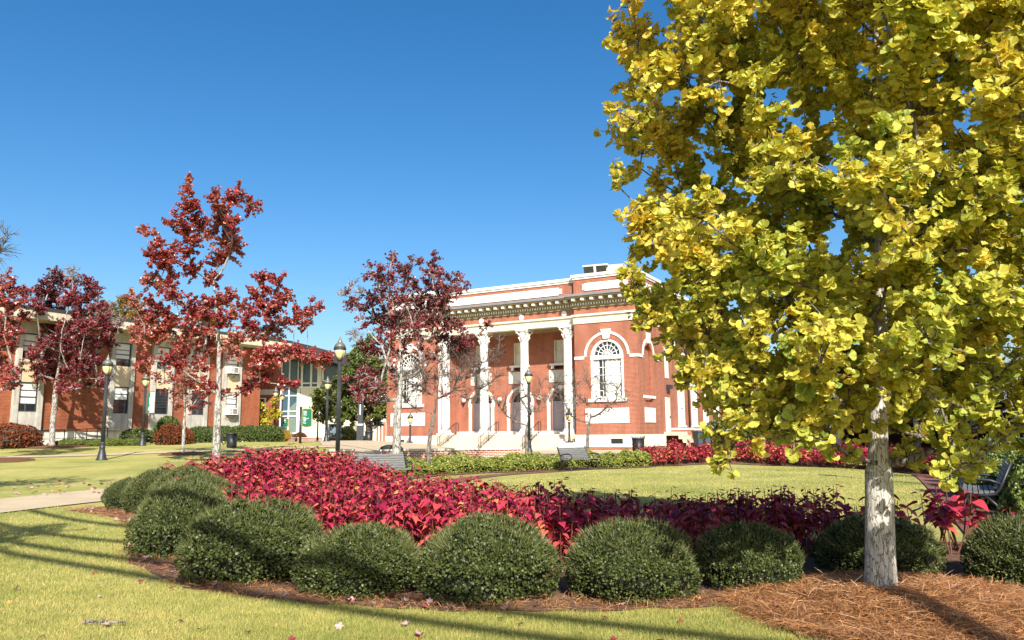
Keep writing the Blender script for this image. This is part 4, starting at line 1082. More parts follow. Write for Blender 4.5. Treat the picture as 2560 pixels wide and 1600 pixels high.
ZE = [(1080, 250, 50), (1060, 320, 60), (1000, 380, 90), (920, 430, 70), (950, 560, 110), (1080, 480, 110), (850, 620, 80), (760, 700, 90), (650, 780, 90), (580, 830, 60), (540, 810, 30), (620, 900, 90), (720, 860, 100), (830, 780, 110), (950, 720, 120), (1060, 680, 120), (1150, 780, 100), (760, 960, 100), (870, 920, 110), (980, 880, 120), (1100, 900, 110), (1180, 960, 90), (650, 990, 70), (900, 1010, 80), (1020, 1000, 80), (1150, 1030, 60), (560, 930, 50), (780, 1030, 50), (1220, 700, 90), (1180, 560, 90), (1250, 880, 80), (560, 1000, 30)]
blob_tree("elm_tree", "broad green leafy tree between the glazed building and the brick hall", "tree",
          trunkpx([(919, 1100), (920, 1070), (921, 1040), (922, 1000), (924, 950), (924, 900)], 80), .26,
          pxblobs(ZE, .2645, 640, 780, 80, 29, 3.5, 1.1), M['greenleaf'], M['bark_dark'], T_FOLD, .30, 95, 9, fork=.3, seed=39, twig_r=.02, tiprad=.03)
ZY = [(60, 900, 50), (90, 960, 50), (40, 1000, 45), (120, 1000, 60), (170, 950, 50), (200, 990, 40), (80, 1050, 40), (180, 830, 40), (210, 810, 25), (150, 890, 30), (225, 970, 25)]
blob_tree("small_tree", "small bright yellow tree against the brick wing", "tree",
          trunkpx([(664, 1096), (664, 1070), (665, 1050), (668, 1020)], 63.3), .07,
          pxblobs(ZY, .2645, 640, 780, 63.3, 30, .6, 1.15), M['yellowleaf'], M['bark_dark'], T_FOLD, .22, 55, 7, fork=.3, seed=40, twig_r=.015, tiprad=.02)
ZG_ = [(270, 775, 26), (310, 765, 30), (345, 785, 26), (250, 795, 26), (300, 800, 36), (225, 810, 30), (360, 815, 34), (400, 830, 30), (330, 830, 40), (480, 800, 22), (510, 795, 26), (530, 815, 30), (500, 840, 30)]
blob_tree("golden_tree", "golden brown treetop showing above the brick block's flat roof", "tree",
          [Vector((-44, 84, 1)), Vector((-44, 84, 5)), Vector((-43.5, 84, 9)), Vector((-43, 84, 12))], .25,
          pxblobs(ZG_, 1, 0, 0, 84, 41, 2.0, 1.2), M['goldleaf'], M['bark_grey'], T_FOLD, .26, 40, 9, fork=.3, seed=41, twig_r=.02, tiprad=.03, bare=1)
# right edge: two bare crape myrtles
ZC = [(2440, 1000, 40, 0), (2500, 990, 44, 0), (2545, 960, 40, .02), (2460, 940, 50, .02), (2580, 1000, 44, 0), (2420, 930, 44, 0), (2530, 900, 50, .02)]
blob_tree("bare_tree", "slender leafless tree with grey trunk growing out of the right hedge", "tree",
          trunkpx([(2471, 1190), (2475, 1130), (2481, 1080), (2483, 1045), (2484, 1010)], 24), .085,
          pxblobs(ZC, 1, 0, 0, 24, 42, .6, 1.2), M['rustleaf'], M['bark_maple'], T_FOLD, .09, 30, 9, fork=.6, seed=42, twig_r=.008, tiprad=.014, bare=1)
ZD = [(2330, 1040, 30, .05), (2350, 1020, 36, .05), (2385, 1030, 36, .08), (2375, 1070, 30, .1), (2430, 1060, 30, 0), (2320, 1010, 36, 0)]
blob_tree("bare_tree", "leafless many stemmed small tree beside the dark fluted lamp post", "tree",
          trunkpx([(2402, 1150), (2403, 1120), (2404, 1095), (2402, 1080)], 29), .06,
          pxblobs(ZD, 1, 0, 0, 29, 43, .5, 1.3), M['rustleaf'], M['bark_maple'], T_FOLD, .09, 60, 9, fork=.4, seed=43, twig_r=.008, tiprad=.014, bare=1)
# trees just outside the left edge, whose shadows cross the lawn
ga = np.random.default_rng(50)
def offblobs(c, r, n, br, fr):
    return [(tuple(np.array(c) + norml(ga.normal(size=(1, 3)))[0] * np.array(r) * ga.random() ** .4), br, fr) for _ in range(n)]
blob_tree("bare_tree", "thin topped tree whose bare twigs reach in at the left edge", "tree",
          [Vector((-13.2, 16.3, tz(-13.2, 16.3))), Vector((-13.1, 16.3, 2.2)), Vector((-13.2, 16.4, 4)), Vector((-13, 16.4, 6))], .1,
          offblobs((-13.1, 16.3, 5.2), (1.6, 1.4, 1.0), 26, .55, .35) + [(tuple(P(8, 610, 16)), .35, 0), (tuple(P(12, 590, 16.2)), .3, 0), (tuple(P(-10, 640, 16)), .4, 0)],
          M['maple2'], M['bark_grey'], T_FOLD, .10, 60, 9, fork=.35, seed=51, bare=1)
blob_tree("red_maple", "young red maple just beyond the left edge shading the lawn by the walk", "tree",
          [Vector((-7.2, 3.6, 0)), Vector((-7.2, 3.6, 2)), Vector((-7.1, 3.7, 4)), Vector((-7.2, 3.6, 7))], .11,
          offblobs((-7.2, 3.6, 6.4), (1.5, 1.3, .9), 26, .55, 1), M['maple'], M['bark_maple'], T_FOLD, .10, 80, 8, fork=.35, seed=52)

# ------------------------------------------------------------------ clipped boxwoods
def shrub_mesh(seed, R, H, n, size, ztop=.5, rough=.07, shoots=0, flat=1.0):
    g = np.random.default_rng(seed)
    ph = g.uniform(0, 6.28, 8)
    def rad(d):
        az = np.arctan2(d[:, 1], d[:, 0]); el = d[:, 2]
        return 1 + rough * (np.sin(3 * az + ph[0]) * .5 + np.sin(5 * az + ph[1] + 3 * el) * .5 + np.sin(4 * el + 2 * az + ph[2]) * .6 + np.sin(9 * az + ph[3]) * .3 + np.sin(7 * el * 2 + ph[4] + 6 * az) * .35)
    d = rvec(n, g); d[:, 2] = np.abs(d[:, 2]) * 1.0 - .62 * (g.random(n) < .38)
    d = norml(d); k = rad(d) * (1 - np.abs(g.normal(0, .045, n)))
    zc = H * .40
    k = k * (1 - .10 * np.maximum(0, d[:, 2]) * (1 - d[:, 2]) * 4 * .6)
    p = d * k[:, None] * np.array([R, R, (H - zc)]); lo = d[:, 2] < 0
    hz = np.linalg.norm(d[:, :2], axis=1); tgt = np.maximum(hz, .82 - .16 * np.abs(d[:, 2])) / np.maximum(hz, .05)
    p[lo, :2] *= tgt[lo, None]
    p[lo, 2] = d[lo, 2] * k[lo] * zc * 1.75
    p[:, 2] += zc; p = p[p[:, 2] > .02]; d = d[:len(p)] if len(p) == n else norml(p - np.array([0, 0, zc]))
    n = len(p)
    T = norml(d * .6 + rvec(n, g) + np.array([0, 0, .35])); N = norml(d * .9 + rvec(n, g) * .8 + np.array([0, 0, .3]))
    hue = np.clip(g.normal(.45, .22, n), 0, 1)
    parts = [leaf_arrays(p, T, N, size * g.uniform(.6, 1.25, n), T_DIAMOND, hue)]
    if shoots:
        d2 = rvec(shoots, g); d2[:, 2] = np.abs(d2[:, 2]) + g.uniform(-.35, .5, shoots); d2 = norml(d2)
        p2_ = d2 * rad(d2)[:, None] * np.array([R, R, H - zc]) * .96; p2_[:, 2] += zc
        T2 = norml(d2 * .8 + np.array([0, 0, .5]) + rvec(shoots, g) * .45)
        tm = (np.array([(-.035, 0, 0), (.035, 0, 0), (0, 1, 0)]), [(0, 1, 2)])
        parts.append(leaf_arrays(p2_, T2, rvec(shoots, g), g.uniform(.04, .10, shoots), tm, np.clip(g.normal(.84, .14, shoots), 0, 1)))
    fol = leaf_mesh("foliage", *parts)
    # inner mass of twigs
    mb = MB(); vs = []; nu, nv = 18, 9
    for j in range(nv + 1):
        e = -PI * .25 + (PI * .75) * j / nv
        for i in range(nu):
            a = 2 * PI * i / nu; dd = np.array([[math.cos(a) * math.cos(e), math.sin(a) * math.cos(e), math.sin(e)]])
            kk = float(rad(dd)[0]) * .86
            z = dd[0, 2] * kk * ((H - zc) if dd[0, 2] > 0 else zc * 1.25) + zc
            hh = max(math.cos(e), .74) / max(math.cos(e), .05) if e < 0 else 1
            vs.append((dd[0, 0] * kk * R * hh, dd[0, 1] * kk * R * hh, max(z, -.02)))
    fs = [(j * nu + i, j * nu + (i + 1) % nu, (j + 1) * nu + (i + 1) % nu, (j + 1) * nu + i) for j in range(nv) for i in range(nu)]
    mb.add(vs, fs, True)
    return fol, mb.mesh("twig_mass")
def shrub(name, label, meshes, mat, x, y, s=(1, 1, 1), rz=0, group=None, core=None, dz=0):
    t = thing(name, label, "shrub", (x, y, tz(x, y) + dz), rz, group)
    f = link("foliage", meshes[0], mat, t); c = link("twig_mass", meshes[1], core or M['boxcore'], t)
    for o in (f, c): o.scale = s
    return t
BXM = [shrub_mesh(60 + i, .68, .75, 15000, .030, rough=.085, shoots=3400) for i in range(4)]
BX = [(-8.05, 16.7, .5, .58, "low clipped boxwood at the far left tip of the planting, beside the walk"),
      (-7.05, 15.75, .62, .72, "clipped boxwood next to the leftmost low one, under yellow green bushes"),
      (-6.1, 14.9, .68, .86, "rounded boxwood tucked behind the left end of the boxwood row"),
      (-5.1, 12.9, .80, .92, "tall boxwood mound touching the left side of the crimson bed"),
      (-4.5, 10.95, .74, .84, "boxwood at the left bend of the row, striped by thin shadows"),
      (-2.97, 9.15, .80, .80, "widest boxwood mound with a shadow band across its crown"),
      (-1.58, 8.4, .68, .66, "boxwood mound directly in front of crimson plants and the grey bench"),
      (-.27, 8.15, .72, .72, "round boxwood with a single pale leaf caught low on its face"),
      (1.17, 8.15, .70, .66, "half shaded boxwood mound just right of the thin crimson stems"),
      (2.47, 8.45, .57, .63, "dark shaded boxwood between the sunny row and the ginkgo straw ring"),
      (4.08, 9.1, .68, .58, "boxwood directly behind the ginkgo trunk"),
      (5.42, 8.5, .66, .60, "boxwood at the right edge below the hedge and bench")]
for i, (x, y, r, h, lab) in enumerate(BX):
    shrub("boxwood", lab, BXM[i % 4], M['box'], x, y, (r / .68 * (.97 + .05 * math.sin(i * 2.7)), r / .68 * .95, h / .75 * (1.03 + .05 * math.sin(i * 1.9))), 1.3 * i, "clipped boxwoods edging the flower bed")
# hedges of leafy shrubs
HGM = [shrub_mesh(80 + i, .70, .80, 3600, .07, rough=.13, shoots=0) for i in range(3)]
HGN = [shrub_mesh(90 + i, .75, .95, 4200, .065, rough=.14, shoots=0) for i in range(3)]
hp = [(5.5 + 11.3 * math.cos(math.radians(a)), 24.5 + 11.3 * math.sin(math.radians(a)), a) for a in np.arange(96, 180, 4.6)] + [(5.3, 36.7, 95), (6.0, 37.8, 90), (4.6, 36.9, 95)]
for i, (x, y, a) in enumerate(hp):
    if abs(x - 2.7) < .75 or (abs(x + 4.5) < 1.5 and y < 28): x, y = x + .65 * math.cos(math.radians(a)), y + 1.3 * math.sin(math.radians(a))
    lab = "yellow green hedge shrub in the row in front of the brick seat wall" if x < .8 else "yellow green hedge shrub below the arched window, near the second bench"
    shrub("hedge_shrub", lab, HGM[i % 3], M['limehedge'], x, y, (.95 + .15 * math.sin(i * 2.1), 1.0, .82 + .12 * math.sin(i * 1.7)), i * 1.1, "yellow green hedge behind the benches")
for i, (x, y, s) in enumerate(((-7.4, 19.2, .7), (-6.6, 18.2, .75), (-6.9, 17.2, .6), (-8.2, 18.3, .5), (-5.9, 19.6, .7))):
    shrub("hedge_shrub", "pale yellow green bush behind the boxwoods at the left of the bed", HGM[i % 3], M['limehedge'], x, y, (s, s, s * 1.05), i * 1.9, "pale bushes behind the left boxwoods", dz=.0)
RT_ = []
for k_, (cx_, cy_) in enumerate(((16.3, 28), (15.2, 25.6), (14.2, 23.6), (13.2, 21.6), (12.3, 19.8), (11.5, 18.1), (10.7, 16.5), (10.0, 15.0), (9.3, 13.6), (8.7, 12.4))):
    for j_ in range(4):
        if 13 < cy_ < 17 and j_ == 0: continue
        RT_.append((cx_ - .72 + .9 * j_ + .2 * math.sin(k_ * 3 + j_), cy_ - .45 * j_ + .2 * math.cos(k_ * 2.3 + j_), (.78, .95, 1.05, 1.1)[j_] * (1 + .07 * math.sin(k_ * 1.9 + 2 * j_)) * (1 if cy_ < 20 else .9)))
RT_ += [(6.9, 9.9, .5), (7.6, 10.6, .72), (7.5, 9.2, .66), (8.4, 9.9, .8), (7.9, 11.7, .62), (8.7, 13.0, .5), (9.9, 14.4, .8), (9.6, 15.9, .55)]
for i, (x, y, s) in enumerate(RT_):
    lab = "leafy green hedge shrub right of the brick path, near the dark bench" if y < 17.0 else "leafy green hedge shrub at the far end of the right hedge, below the bare tree"
    shrub("hedge_shrub", lab, HGN[i % 3], M['midhedge'], x, y, (s * 1.08, s * 1.08, s * 1.4), i * 1.7, "right hedge beside the brick path")
# clipped shrubs by the left block and elsewhere
FAR = [shrub_mesh(100 + i, .9, .95, 2600, .10, rough=.05) for i in range(2)]
for i, px in enumerate((495, 520, 560, 597, 625, 655, 676)):
    p = P(px, 1100, 54); shrub("clipped_shrub", "clipped green shrub in the row along the brick block's foundation" if px < 640 else "clipped green shrub at the lamp end of the foundation row", FAR[i % 2], M['clipped'], p.x, 54.0, (1, 1, 1.12), i, "foundation shrubs of the brick block")
for px, D, s, mt, lab in ((345, 50, (1.15, 1.1, 1.0), 'box', "dark rounded shrub behind the banner lamp"), (418, 51, (1.0, 1.0, 1.75), 'clipped', "tall green bush with rust plants at its foot"),
                          (425, 48, (1.15, 1, 1.25), 'rustleaf', "rust red bush in front of the tall green bush"), (452, 48.5, (.8, .8, 1.1), 'rustleaf', "small rust red bush beside the slim young tree"),
                          (22, 45, (1.2, 1, 1.45), 'rustleaf', "rust red shrub at the left edge by the railing"), (62, 45.5, (.95, 1, 1.3), 'rustleaf', "dark rust shrub under the left railing"),
                          (1816, 56, (2.0, 1.9, 2.15), 'clipped', "large clipped bush beside the blue grey bins"), (1893, 55, (2.0, 1.9, 2.15), 'clipped', "second large clipped bush, mostly behind ginkgo leaves"),
                          (868, 88, (1.2, 1.2, 1.9), 'limehedge', "yellow green bush behind the utility cart"), (750, 96, (1.2, 1, 1.3), 'rustleaf', "russet planting in the round brick planter")):
    p = P(px, 1090, D); shrub("bush", lab, FAR[px % 2], M[mt], p.x, D, s, px * .3)
pg = leaf_mesh("g", leaf_arrays(np.column_stack((ga.uniform(-.5, .5, 260), ga.uniform(-.4, .4, 260), np.zeros(260))), norml(rvec(260) * .5 + np.array([0, 0, 1.0])), rvec(260), ga.uniform(.4, .95, 260), T_DIAMOND, ga.uniform(.5, 1, 260)))
t = thing("grass_clump", "tan ornamental grass clump at the end of the foundation shrubs", "plant", (P(698, 1090, 56).x, 56, tz(P(698, 1090, 56).x, 56)), 0)
link("blades", pg, M['goldleaf'], t)
for i, px in enumerate(range(150, 345, 16)):
    p = P(px, 1108, 47); shrub("low_plant", "low green plant in the strip below the brick block's railing", HGM[i % 3], M['midhedge'], p.x, 46.8 + (i % 3) * .3, (.8, .6, .42 + .12 * (i % 2)), i, "low plants along the brick block")

# ------------------------------------------------------------------ crimson leaved bedding plants
def coleus(seed, stems, H, leafn, size, spread=.22, leggy=0.0):
    g = np.random.default_rng(seed); Pp, T, N, S, R = [], [], [], [], []
    mb = MB()
    for k in range(stems):
        a = g.uniform(0, 2 * PI); r = spread * math.sqrt(g.random())
        top = np.array([r * math.cos(a) * 1.5, r * math.sin(a) * 1.5, H * g.uniform(.72, 1.05)]); bot = np.array([.3 * r * math.cos(a), .3 * r * math.sin(a), 0])
        mid = (top + bot) / 2 + np.array([.35 * r * math.cos(a), .35 * r * math.sin(a), 0])
        mb.tube([tuple(bot), tuple(mid), tuple(top)], [.009, .007, .004], 4, cap=False)
        hb = g.normal(.45, .2)
        for i in range(leafn):
            t = 1 - (i / leafn) ** 1.05 * (.72 - .4 * leggy)
            c = (1 - t) ** 2 * bot + 2 * t * (1 - t) * mid + t * t * top
            az = i * 2.4 + g.normal(0, .4)
            o = np.array([math.cos(az), math.sin(az), 0])
            droop = .55 - .75 * (i == 0) + .4 * g.random()
            Pp.append(c + o * .035); T.append(o + np.array([0, 0, -.5 * droop])); N.append(o * .3 + np.array([0, 0, 1.0]) + rvec(1, g)[0] * .33)
            S.append(size * g.uniform(.6, 1.15) * (.55 + .6 * min(1, i / 3))); R.append(np.clip(hb + g.normal(0, .17) + (.12 if i > 5 else 0), 0, 1))
    fol = leaf_mesh("foliage", leaf_arrays(np.array(Pp), np.array(T), np.array(N), np.array(S), T_HEART, np.array(R)))
    return fol, mb.mesh("stems")
CM = [coleus(200 + i, 8, .80, 12, .124) for i in range(7)]
CL = [coleus(220 + i, 5, .62, 8, .125, .16, .75) for i in range(3)]
CF = [coleus(230 + i, 9, .95, 13, .15, .34) for i in range(4)]
def plant(x, y, meshes, label, group, s=1, rz=0):
    t = thing("crimson_plant", label, "plant", (x, y, tz(x, y)), rz, group); t.scale = (s, s, s)
    link("foliage", meshes[0], M['coleus'], t); link("stems", meshes[1], M['coleusstem'], t)
gb_ = np.random.default_rng(77)
seg = np.concatenate(([0], np.cumsum(np.linalg.norm(np.diff(COLL, axis=0), axis=1))))
placed = []
for _ in range(9000):
    s_ = gb_.uniform(.3, seg[-1] - .9); x, y = np.interp(s_, seg, COLL[:, 0]), np.interp(s_, seg, COLL[:, 1]); wd = np.interp(s_, seg, COLW)
    i = min(np.searchsorted(seg, s_), len(COLL) - 1); tdir = COLL[min(i + 1, len(COLL) - 1)] - COLL[max(i - 1, 0)]; tdir = tdir / np.linalg.norm(tdir)
    o = gb_.uniform(-wd, wd); x, y = x - tdir[1] * o, y + tdir[0] * o
    dmin = .37 if x < 1.4 else .40
    if any((x - a) ** 2 + (y - b) ** 2 < dmin ** 2 for a, b in placed): continue
    if any((x - q[0]) ** 2 + (y - q[1]) ** 2 < (q[2] + .05) ** 2 for q in BX): continue
    placed.append((x, y))
for i, (x, y) in enumerate(placed):
    if x < -2.2: lab, grp = "crimson leaved plant massed in the tall sunlit mound left of the bench", "crimson plants of the left mound"
    elif x < 1.3: lab, grp = "coral and crimson leaved plant in the sunny bed behind the front boxwoods", "crimson plants behind the front boxwoods"
    else: lab, grp = "dark shaded crimson plant in the ginkgo's shadow, in front of the round lawn", "shaded crimson plants left of the ginkgo"
    plant(x, y, CM[i % 7], lab, grp, gb_.uniform(.88, 1.12) * (.96 if x > 1.3 else 1), gb_.uniform(0, 6.28))
for i, (x, y, s, lab) in enumerate(((4.75, 10.3, .95, "leggy crimson plant just right of the ginkgo trunk"), (5.15, 10.6, 1.0, "leggy crimson plant between the ginkgo trunk and the brick path"), (5.5, 10.0, 1.0, "leggy crimson plant on bare yellow stems over the straw"),
                                    (5.85, 10.25, 1.1, "tall leggy crimson plant beside the brick path"), (6.15, 10.6, 1.0, "leggy crimson plant leaning over the brick path"), (6.35, 10.1, .8, "rightmost leggy crimson plant below the dark bench"))):
    plant(x - .28, y, CL[i % 3], lab, "leggy crimson plants right of the ginkgo", s * 1.28, i * 1.3)
fs_ = []
for _ in range(6000):
    i = gb_.integers(0, len(FARB) - 1); d_ = FARB[i + 1] - FARB[i]; d_ = d_ / np.linalg.norm(d_); o_ = gb_.uniform(-.65, .8); x, y = FARB[i] + d_ * gb_.random() * .4 + np.array((-d_[1], d_[0])) * o_
    if any((x - p[0]) ** 2 + (y - p[1]) ** 2 < .5 ** 2 for p in fs_): continue
    fs_.append((x, y))
for i, (x, y) in enumerate(fs_):
    lab = "far crimson plant in the band between the round lawn and the brick hall" if x < 12.2 else "far crimson plant in the band seen behind the ginkgo trunk"
    plant(x, y, CF[i % 4], lab, "crimson plants across the round lawn", gb_.uniform(.85, 1.15), gb_.uniform(0, 6.28))

# ------------------------------------------------------------------ pine straw, fallen leaves, grass
def dist_line(x, y, L):
    d = np.full(len(x), 1e9)
    for i in range(len(L) - 1):
        a, b = L[i], L[i + 1]; ab = b - a; t = np.clip(((x - a[0]) * ab[0] + (y - a[1]) * ab[1]) / (ab @ ab), 0, 1)
        d = np.minimum(d, np.hypot(x - a[0] - t * ab[0], y - a[1] - t * ab[1]))
    return d
disc("straw_ring", 3.49, 7.25, 1.42, M['strawground'], .02)
gs = np.random.default_rng(90)
def needles(n, xy, zoff, lmin=.10, lmax=.22, width=.0032):
    x, y = xy; z = terr(x, y) + zoff
    az = gs.uniform(0, 2 * PI, n); T = np.stack((np.cos(az), np.sin(az), gs.normal(0, .16, n)), 1)
    tm = (np.array([(-.5, 0, 0), (.5, 0, 0), (-.5, .35, 3), (.5, .35, 3), (-.4, .7, 3.5), (.4, .7, 3.5), (0, 1, 0)]), [(0, 1, 3, 2), (2, 3, 5, 4), (4, 5, 6)])
    L = gs.uniform(lmin, lmax, n); w = width * gs.uniform(.7, 1.4, n)
    tv = tm[0]; T = norml(T); N = np.tile(np.array([0, 0, 1.0]), (n, 1)) + gs.normal(0, .5, (n, 3)); N = norml(N - T * (N * T).sum(1, keepdims=True)); B = np.cross(T, N)
    arch = gs.uniform(-.008, .014, n)
    V = np.stack((x, y, z), 1)[:, None] + tv[None, :, 0:1] * (w[:, None, None]) * B[:, None] + tv[None, :, 1:2] * L[:, None, None] * T[:, None] + tv[None, :, 2:3] * arch[:, None, None] * N[:, None]
    lp = np.concatenate([np.array(f) for f in tm[1]]); Lo = (np.arange(n)[:, None] * 7 + lp).ravel()
    return V.reshape(-1, 3), Lo, np.tile([4, 4, 3], n), np.repeat(np.clip(gs.normal(.5, .25, n), 0, 1), 7)
n = 42000; a = gs.uniform(0, 2 * PI, n); r = 1.5 * np.sqrt(gs.random(n)) * gs.uniform(.9, 1.04, n)
o = link("pine_straw", leaf_mesh("pine_straw", needles(n, (3.49 + r * np.cos(a), 7.25 + r * np.sin(a)), gs.uniform(.0, .075, n) + .03 * np.sin(r * 9) * np.sin(a * 7), .13, .27, .0036)), M['needle'])
tag(o, "rust brown pine straw heaped around the ginkgo trunk", "pine straw", kind='stuff')
n = 11000; t = gs.uniform(0, len(BOXL) - 1.01, n); i = t.astype(int); f = (t - i)[:, None]
c = BOXL[i] * (1 - f) + BOXL[i + 1] * f; dr = BOXL[i + 1] - BOXL[i]; dr /= np.linalg.norm(dr, axis=1, keepdims=True)
off = -gs.uniform(.25, .86, n) * (1 + .03 * np.sin(t * 2.3)); xy = c + np.stack((-dr[:, 1], dr[:, 0]), 1) * off[:, None]
o = link("pine_straw", leaf_mesh("pine_straw", needles(n, (xy[:, 0], xy[:, 1]), gs.uniform(.02, .05, n), .06, .16, .003)), M['needle'])
tag(o, "thin brown straw mulch along the front of the boxwood row", "pine straw", kind='stuff')
for (x, D, r, lab) in ((457, 37.5, 1.05, "x"), (12, 33.5, 1.2, "x"), (140, 46.3, 1.9, "x")):
    p = P(x, 1140, D); disc("straw_ring", p.x, D, r, M['strawground'], .08)
# grass blades near the camera
def blades():
    n = 330000; g = gs
    u = g.random(n); D = 1 / (1 / 5.2 - u * (1 / 5.2 - 1 / 17.5)); x = g.uniform(-.72, .72, n) * D
    keep = np.ones(n, bool)
    d = dist_line(x, D, BOXL)
    # signed side: inside of the bed is the +normal side
    keep &= (d > .78 + .06 * np.sin(x * 9)) 
    inb = (D > np.interp(x, BOXL[:, 0], BOXL[:, 1])) & (x > -8.6); keep &= ~inb
    keep &= np.hypot(x - 3.49, D - 7.25) > 1.36 + .08 * np.sin(6 * np.arctan2(D - 7.25, x - 3.49))
    SW = catmull([(-22, -2), (-16, 9.2), (-11.5, 17.5), (-9.2, 21.5), (-6.5, 25.6)], 10)
    keep &= dist_line(x, D, SW) > 1.33
    x, D = x[keep], D[keep]; n = len(x)
    az = g.uniform(0, 2 * PI, n); lean = g.uniform(.1, .9, n)
    T = norml(np.stack((np.cos(az) * lean, np.sin(az) * lean, np.ones(n)), 1)); h = g.uniform(.022, .048, n) * (1 + .02 * D); w = .0026 * (D / 5.5) ** .8 * g.uniform(.7, 1.3, n)
    tm = np.array([(-1, 0, 0), (1, 0, 0), (0, 1, 0)])
    N = rvec(n, g); N = norml(N - T * (N * T).sum(1, keepdims=True)); B = np.cross(T, N)
    V = np.stack((x, D, terr(x, D) - .004), 1)[:, None] + tm[None, :, 0:1] * w[:, None, None] * B[:, None] + tm[None, :, 1:2] * h[:, None, None] * T[:, None]
    rn = np.clip(g.normal(.5, .25, n), 0, 1)
    me = mesh_np("grass", V.reshape(-1, 3), np.arange(3 * n), np.full(n, 3), False, np.repeat(rn, 3), uv=False)
    tag(link("grass", me, M['blade']), "short yellow green lawn grass across the foreground", "grass", kind='stuff')
blades()
def lawn_tufts():
    g = gs; n = 90000
    u = g.random(n); D = 1 / (1 / 12.5 - u * (1 / 12.5 - 1 / 37)); x = g.uniform(-.1, .62, n) * D
    keep = (np.hypot(x - 6, D - 26.5) < 10.6) & (dist_line(x, D, COLL) > .9) & (dist_line(x, D, catmull([(14.4, 28.8), (13.65, 26.9), (10.5, 20), (8.4, 15.5), (7.0, 12.5), (5.9, 10.2)], 8)) > .1)
    keep &= (dist_line(x, D, catmull([(-2.2, 22.5), (-1.7, 26), (-1.2, 28.2), (.4, 31.2), (2.0, 33.0), (3.6, 34.4)], 8)) > 1.0)
    R = catmull([(14.4, 28.8), (13.65, 26.9), (10.5, 20), (8.4, 15.5), (7.0, 12.5), (5.9, 10.2)], 8)
    keep &= x < np.interp(D, R[::-1, 1], R[::-1, 0]) - .05
    x, D = x[keep], D[keep]; n = len(x)
    az = g.uniform(0, 2 * PI, n)
    T = norml(np.stack((np.cos(az) * .6, np.sin(az) * .6, np.ones(n)), 1)); h = g.uniform(.03, .06, n); w = .006 * (D / 15) * g.uniform(.7, 1.3, n)
    tm = np.array([(-1, 0, 0), (1, 0, 0), (0, 1, 0)])
    N = rvec(n, g); N = norml(N - T * (N * T).sum(1, keepdims=True)); B = np.cross(T, N)
    V = np.stack((x, D, terr(x, D) - .004), 1)[:, None] + tm[None, :, 0:1] * w[:, None, None] * B[:, None] + tm[None, :, 1:2] * h[:, None, None] * T[:, None]
    me = mesh_np("grass", V.reshape(-1, 3), np.arange(3 * n), np.full(n, 3), False, np.repeat(np.clip(g.normal(.5, .25, n), 0, 1), 3), uv=False)
    tag(link("grass", me, M['blade']), "pale mown grass of the round lawn behind the crimson bed", "grass", kind='stuff')
lawn_tufts()
# fallen leaves, each its own object
def fallen(seed, curl):
    g = np.random.default_rng(seed); tv, tf = T_MAPLE; v = tv.copy()
    v[:, 2] = v[:, 2] * .5 + curl * (v[:, 0] ** 2 * 1.2 + (v[:, 1] - .45) ** 2) + g.normal(0, .03, len(v))
    v[:, 1] -= .45
    mb = MB(); mb.add([tuple(q * .085) for q in v], tf, False); mb.tube([(0, -.03, 0), (.004, -.07, .006)], .0015, 3)
    return mb
FL = {}
for k_, mt in (("pale pink", 'fallpink'), ("dark red", 'fallred'), ("brown", 'fallbrown'), ("orange", 'fallorange')):
    FL[k_] = []
    for j in range(3):
        me = fallen(300 + j, (.25, .7, -.35)[j]).mesh("fallen_leaf"); me.materials.append(M[mt]); FL[k_].append(me)
gf = np.random.default_rng(95)
def fall(x, y, kind, where, grp, s=1.0, dz=.03):
    o = link("fallen_leaf", FL[kind][gf.integers(0, 3)], None)
    o.location = (x, y, tz(x, y) + dz); o.rotation_euler = (gf.normal(0, .35), gf.normal(0, .35), gf.uniform(0, 6.28)); s *= .85; o.scale = (s, s, s)
    tag(o, f"{kind} fallen leaf {where}", "fallen leaf", grp)
ALL = ["pale pink", "dark red", "brown", "orange"]
for k_ in range(64):
    u = gf.random(); D = 1 / (1 / 5.7 - u * (1 / 5.7 - 1 / 14.5)); x = gf.uniform(-.68, .25) * D
    if D > np.interp(x, BOXL[:, 0], BOXL[:, 1]) - 1 or x < -11: continue
    fall(x, D, gf.choice(ALL, p=[.3, .36, .26, .08]), "lying on the open lawn in the foreground", "fallen leaves on the foreground lawn", gf.uniform(.6, 1.0))
for k_ in range(78):
    t = gf.uniform(2, len(BOXL) - 8); i = int(t); c = BOXL[i]; dr = BOXL[i + 1] - BOXL[i]; dr = dr / np.linalg.norm(dr); o_ = -gf.uniform(.56, .84)
    fall(c[0] - dr[1] * o_, c[1] + dr[0] * o_, gf.choice(ALL, p=[.62, .22, .12, .04]), "on the straw edge in front of the boxwoods", "fallen leaves along the boxwood row", gf.uniform(.75, 1.25), .055)
for k_ in range(60):
    D = gf.uniform(19.5, 24); x = gf.uniform(-.66, -.5) * D
    fall(x, D, gf.choice(ALL, p=[.62, .25, .1, .03]), "on the grass beyond the left walk", "fallen leaves beyond the left walk", gf.uniform(.9, 1.5))
for k_ in range(24):
    a, r = gf.uniform(0, 6.28), gf.uniform(.3, 1.35)
    fall(3.49 + r * math.cos(a), 7.25 + r * math.sin(a), gf.choice(ALL, p=[.5, .3, .1, .1]), "on the pine straw under the ginkgo", "fallen leaves on the pine straw", gf.uniform(.7, 1.1), .06)
for px, py, kd, s in ((1046, 1570, "dark red", 1.1), (1040, 1560, "pale pink", .9)):
    p = P(px, py, 6.3); fall(p.x, 6.35 + (.0 if kd == "dark red" else .1), kd, "upright on the lawn at the bottom middle", None, s, .045)
tw = MB(); tw.tube([(-.17, .02, .012), (-.05, .035, .02), (.06, .0, .018), (.19, .01, .012)], [.014, .012, .010, .008], 6)
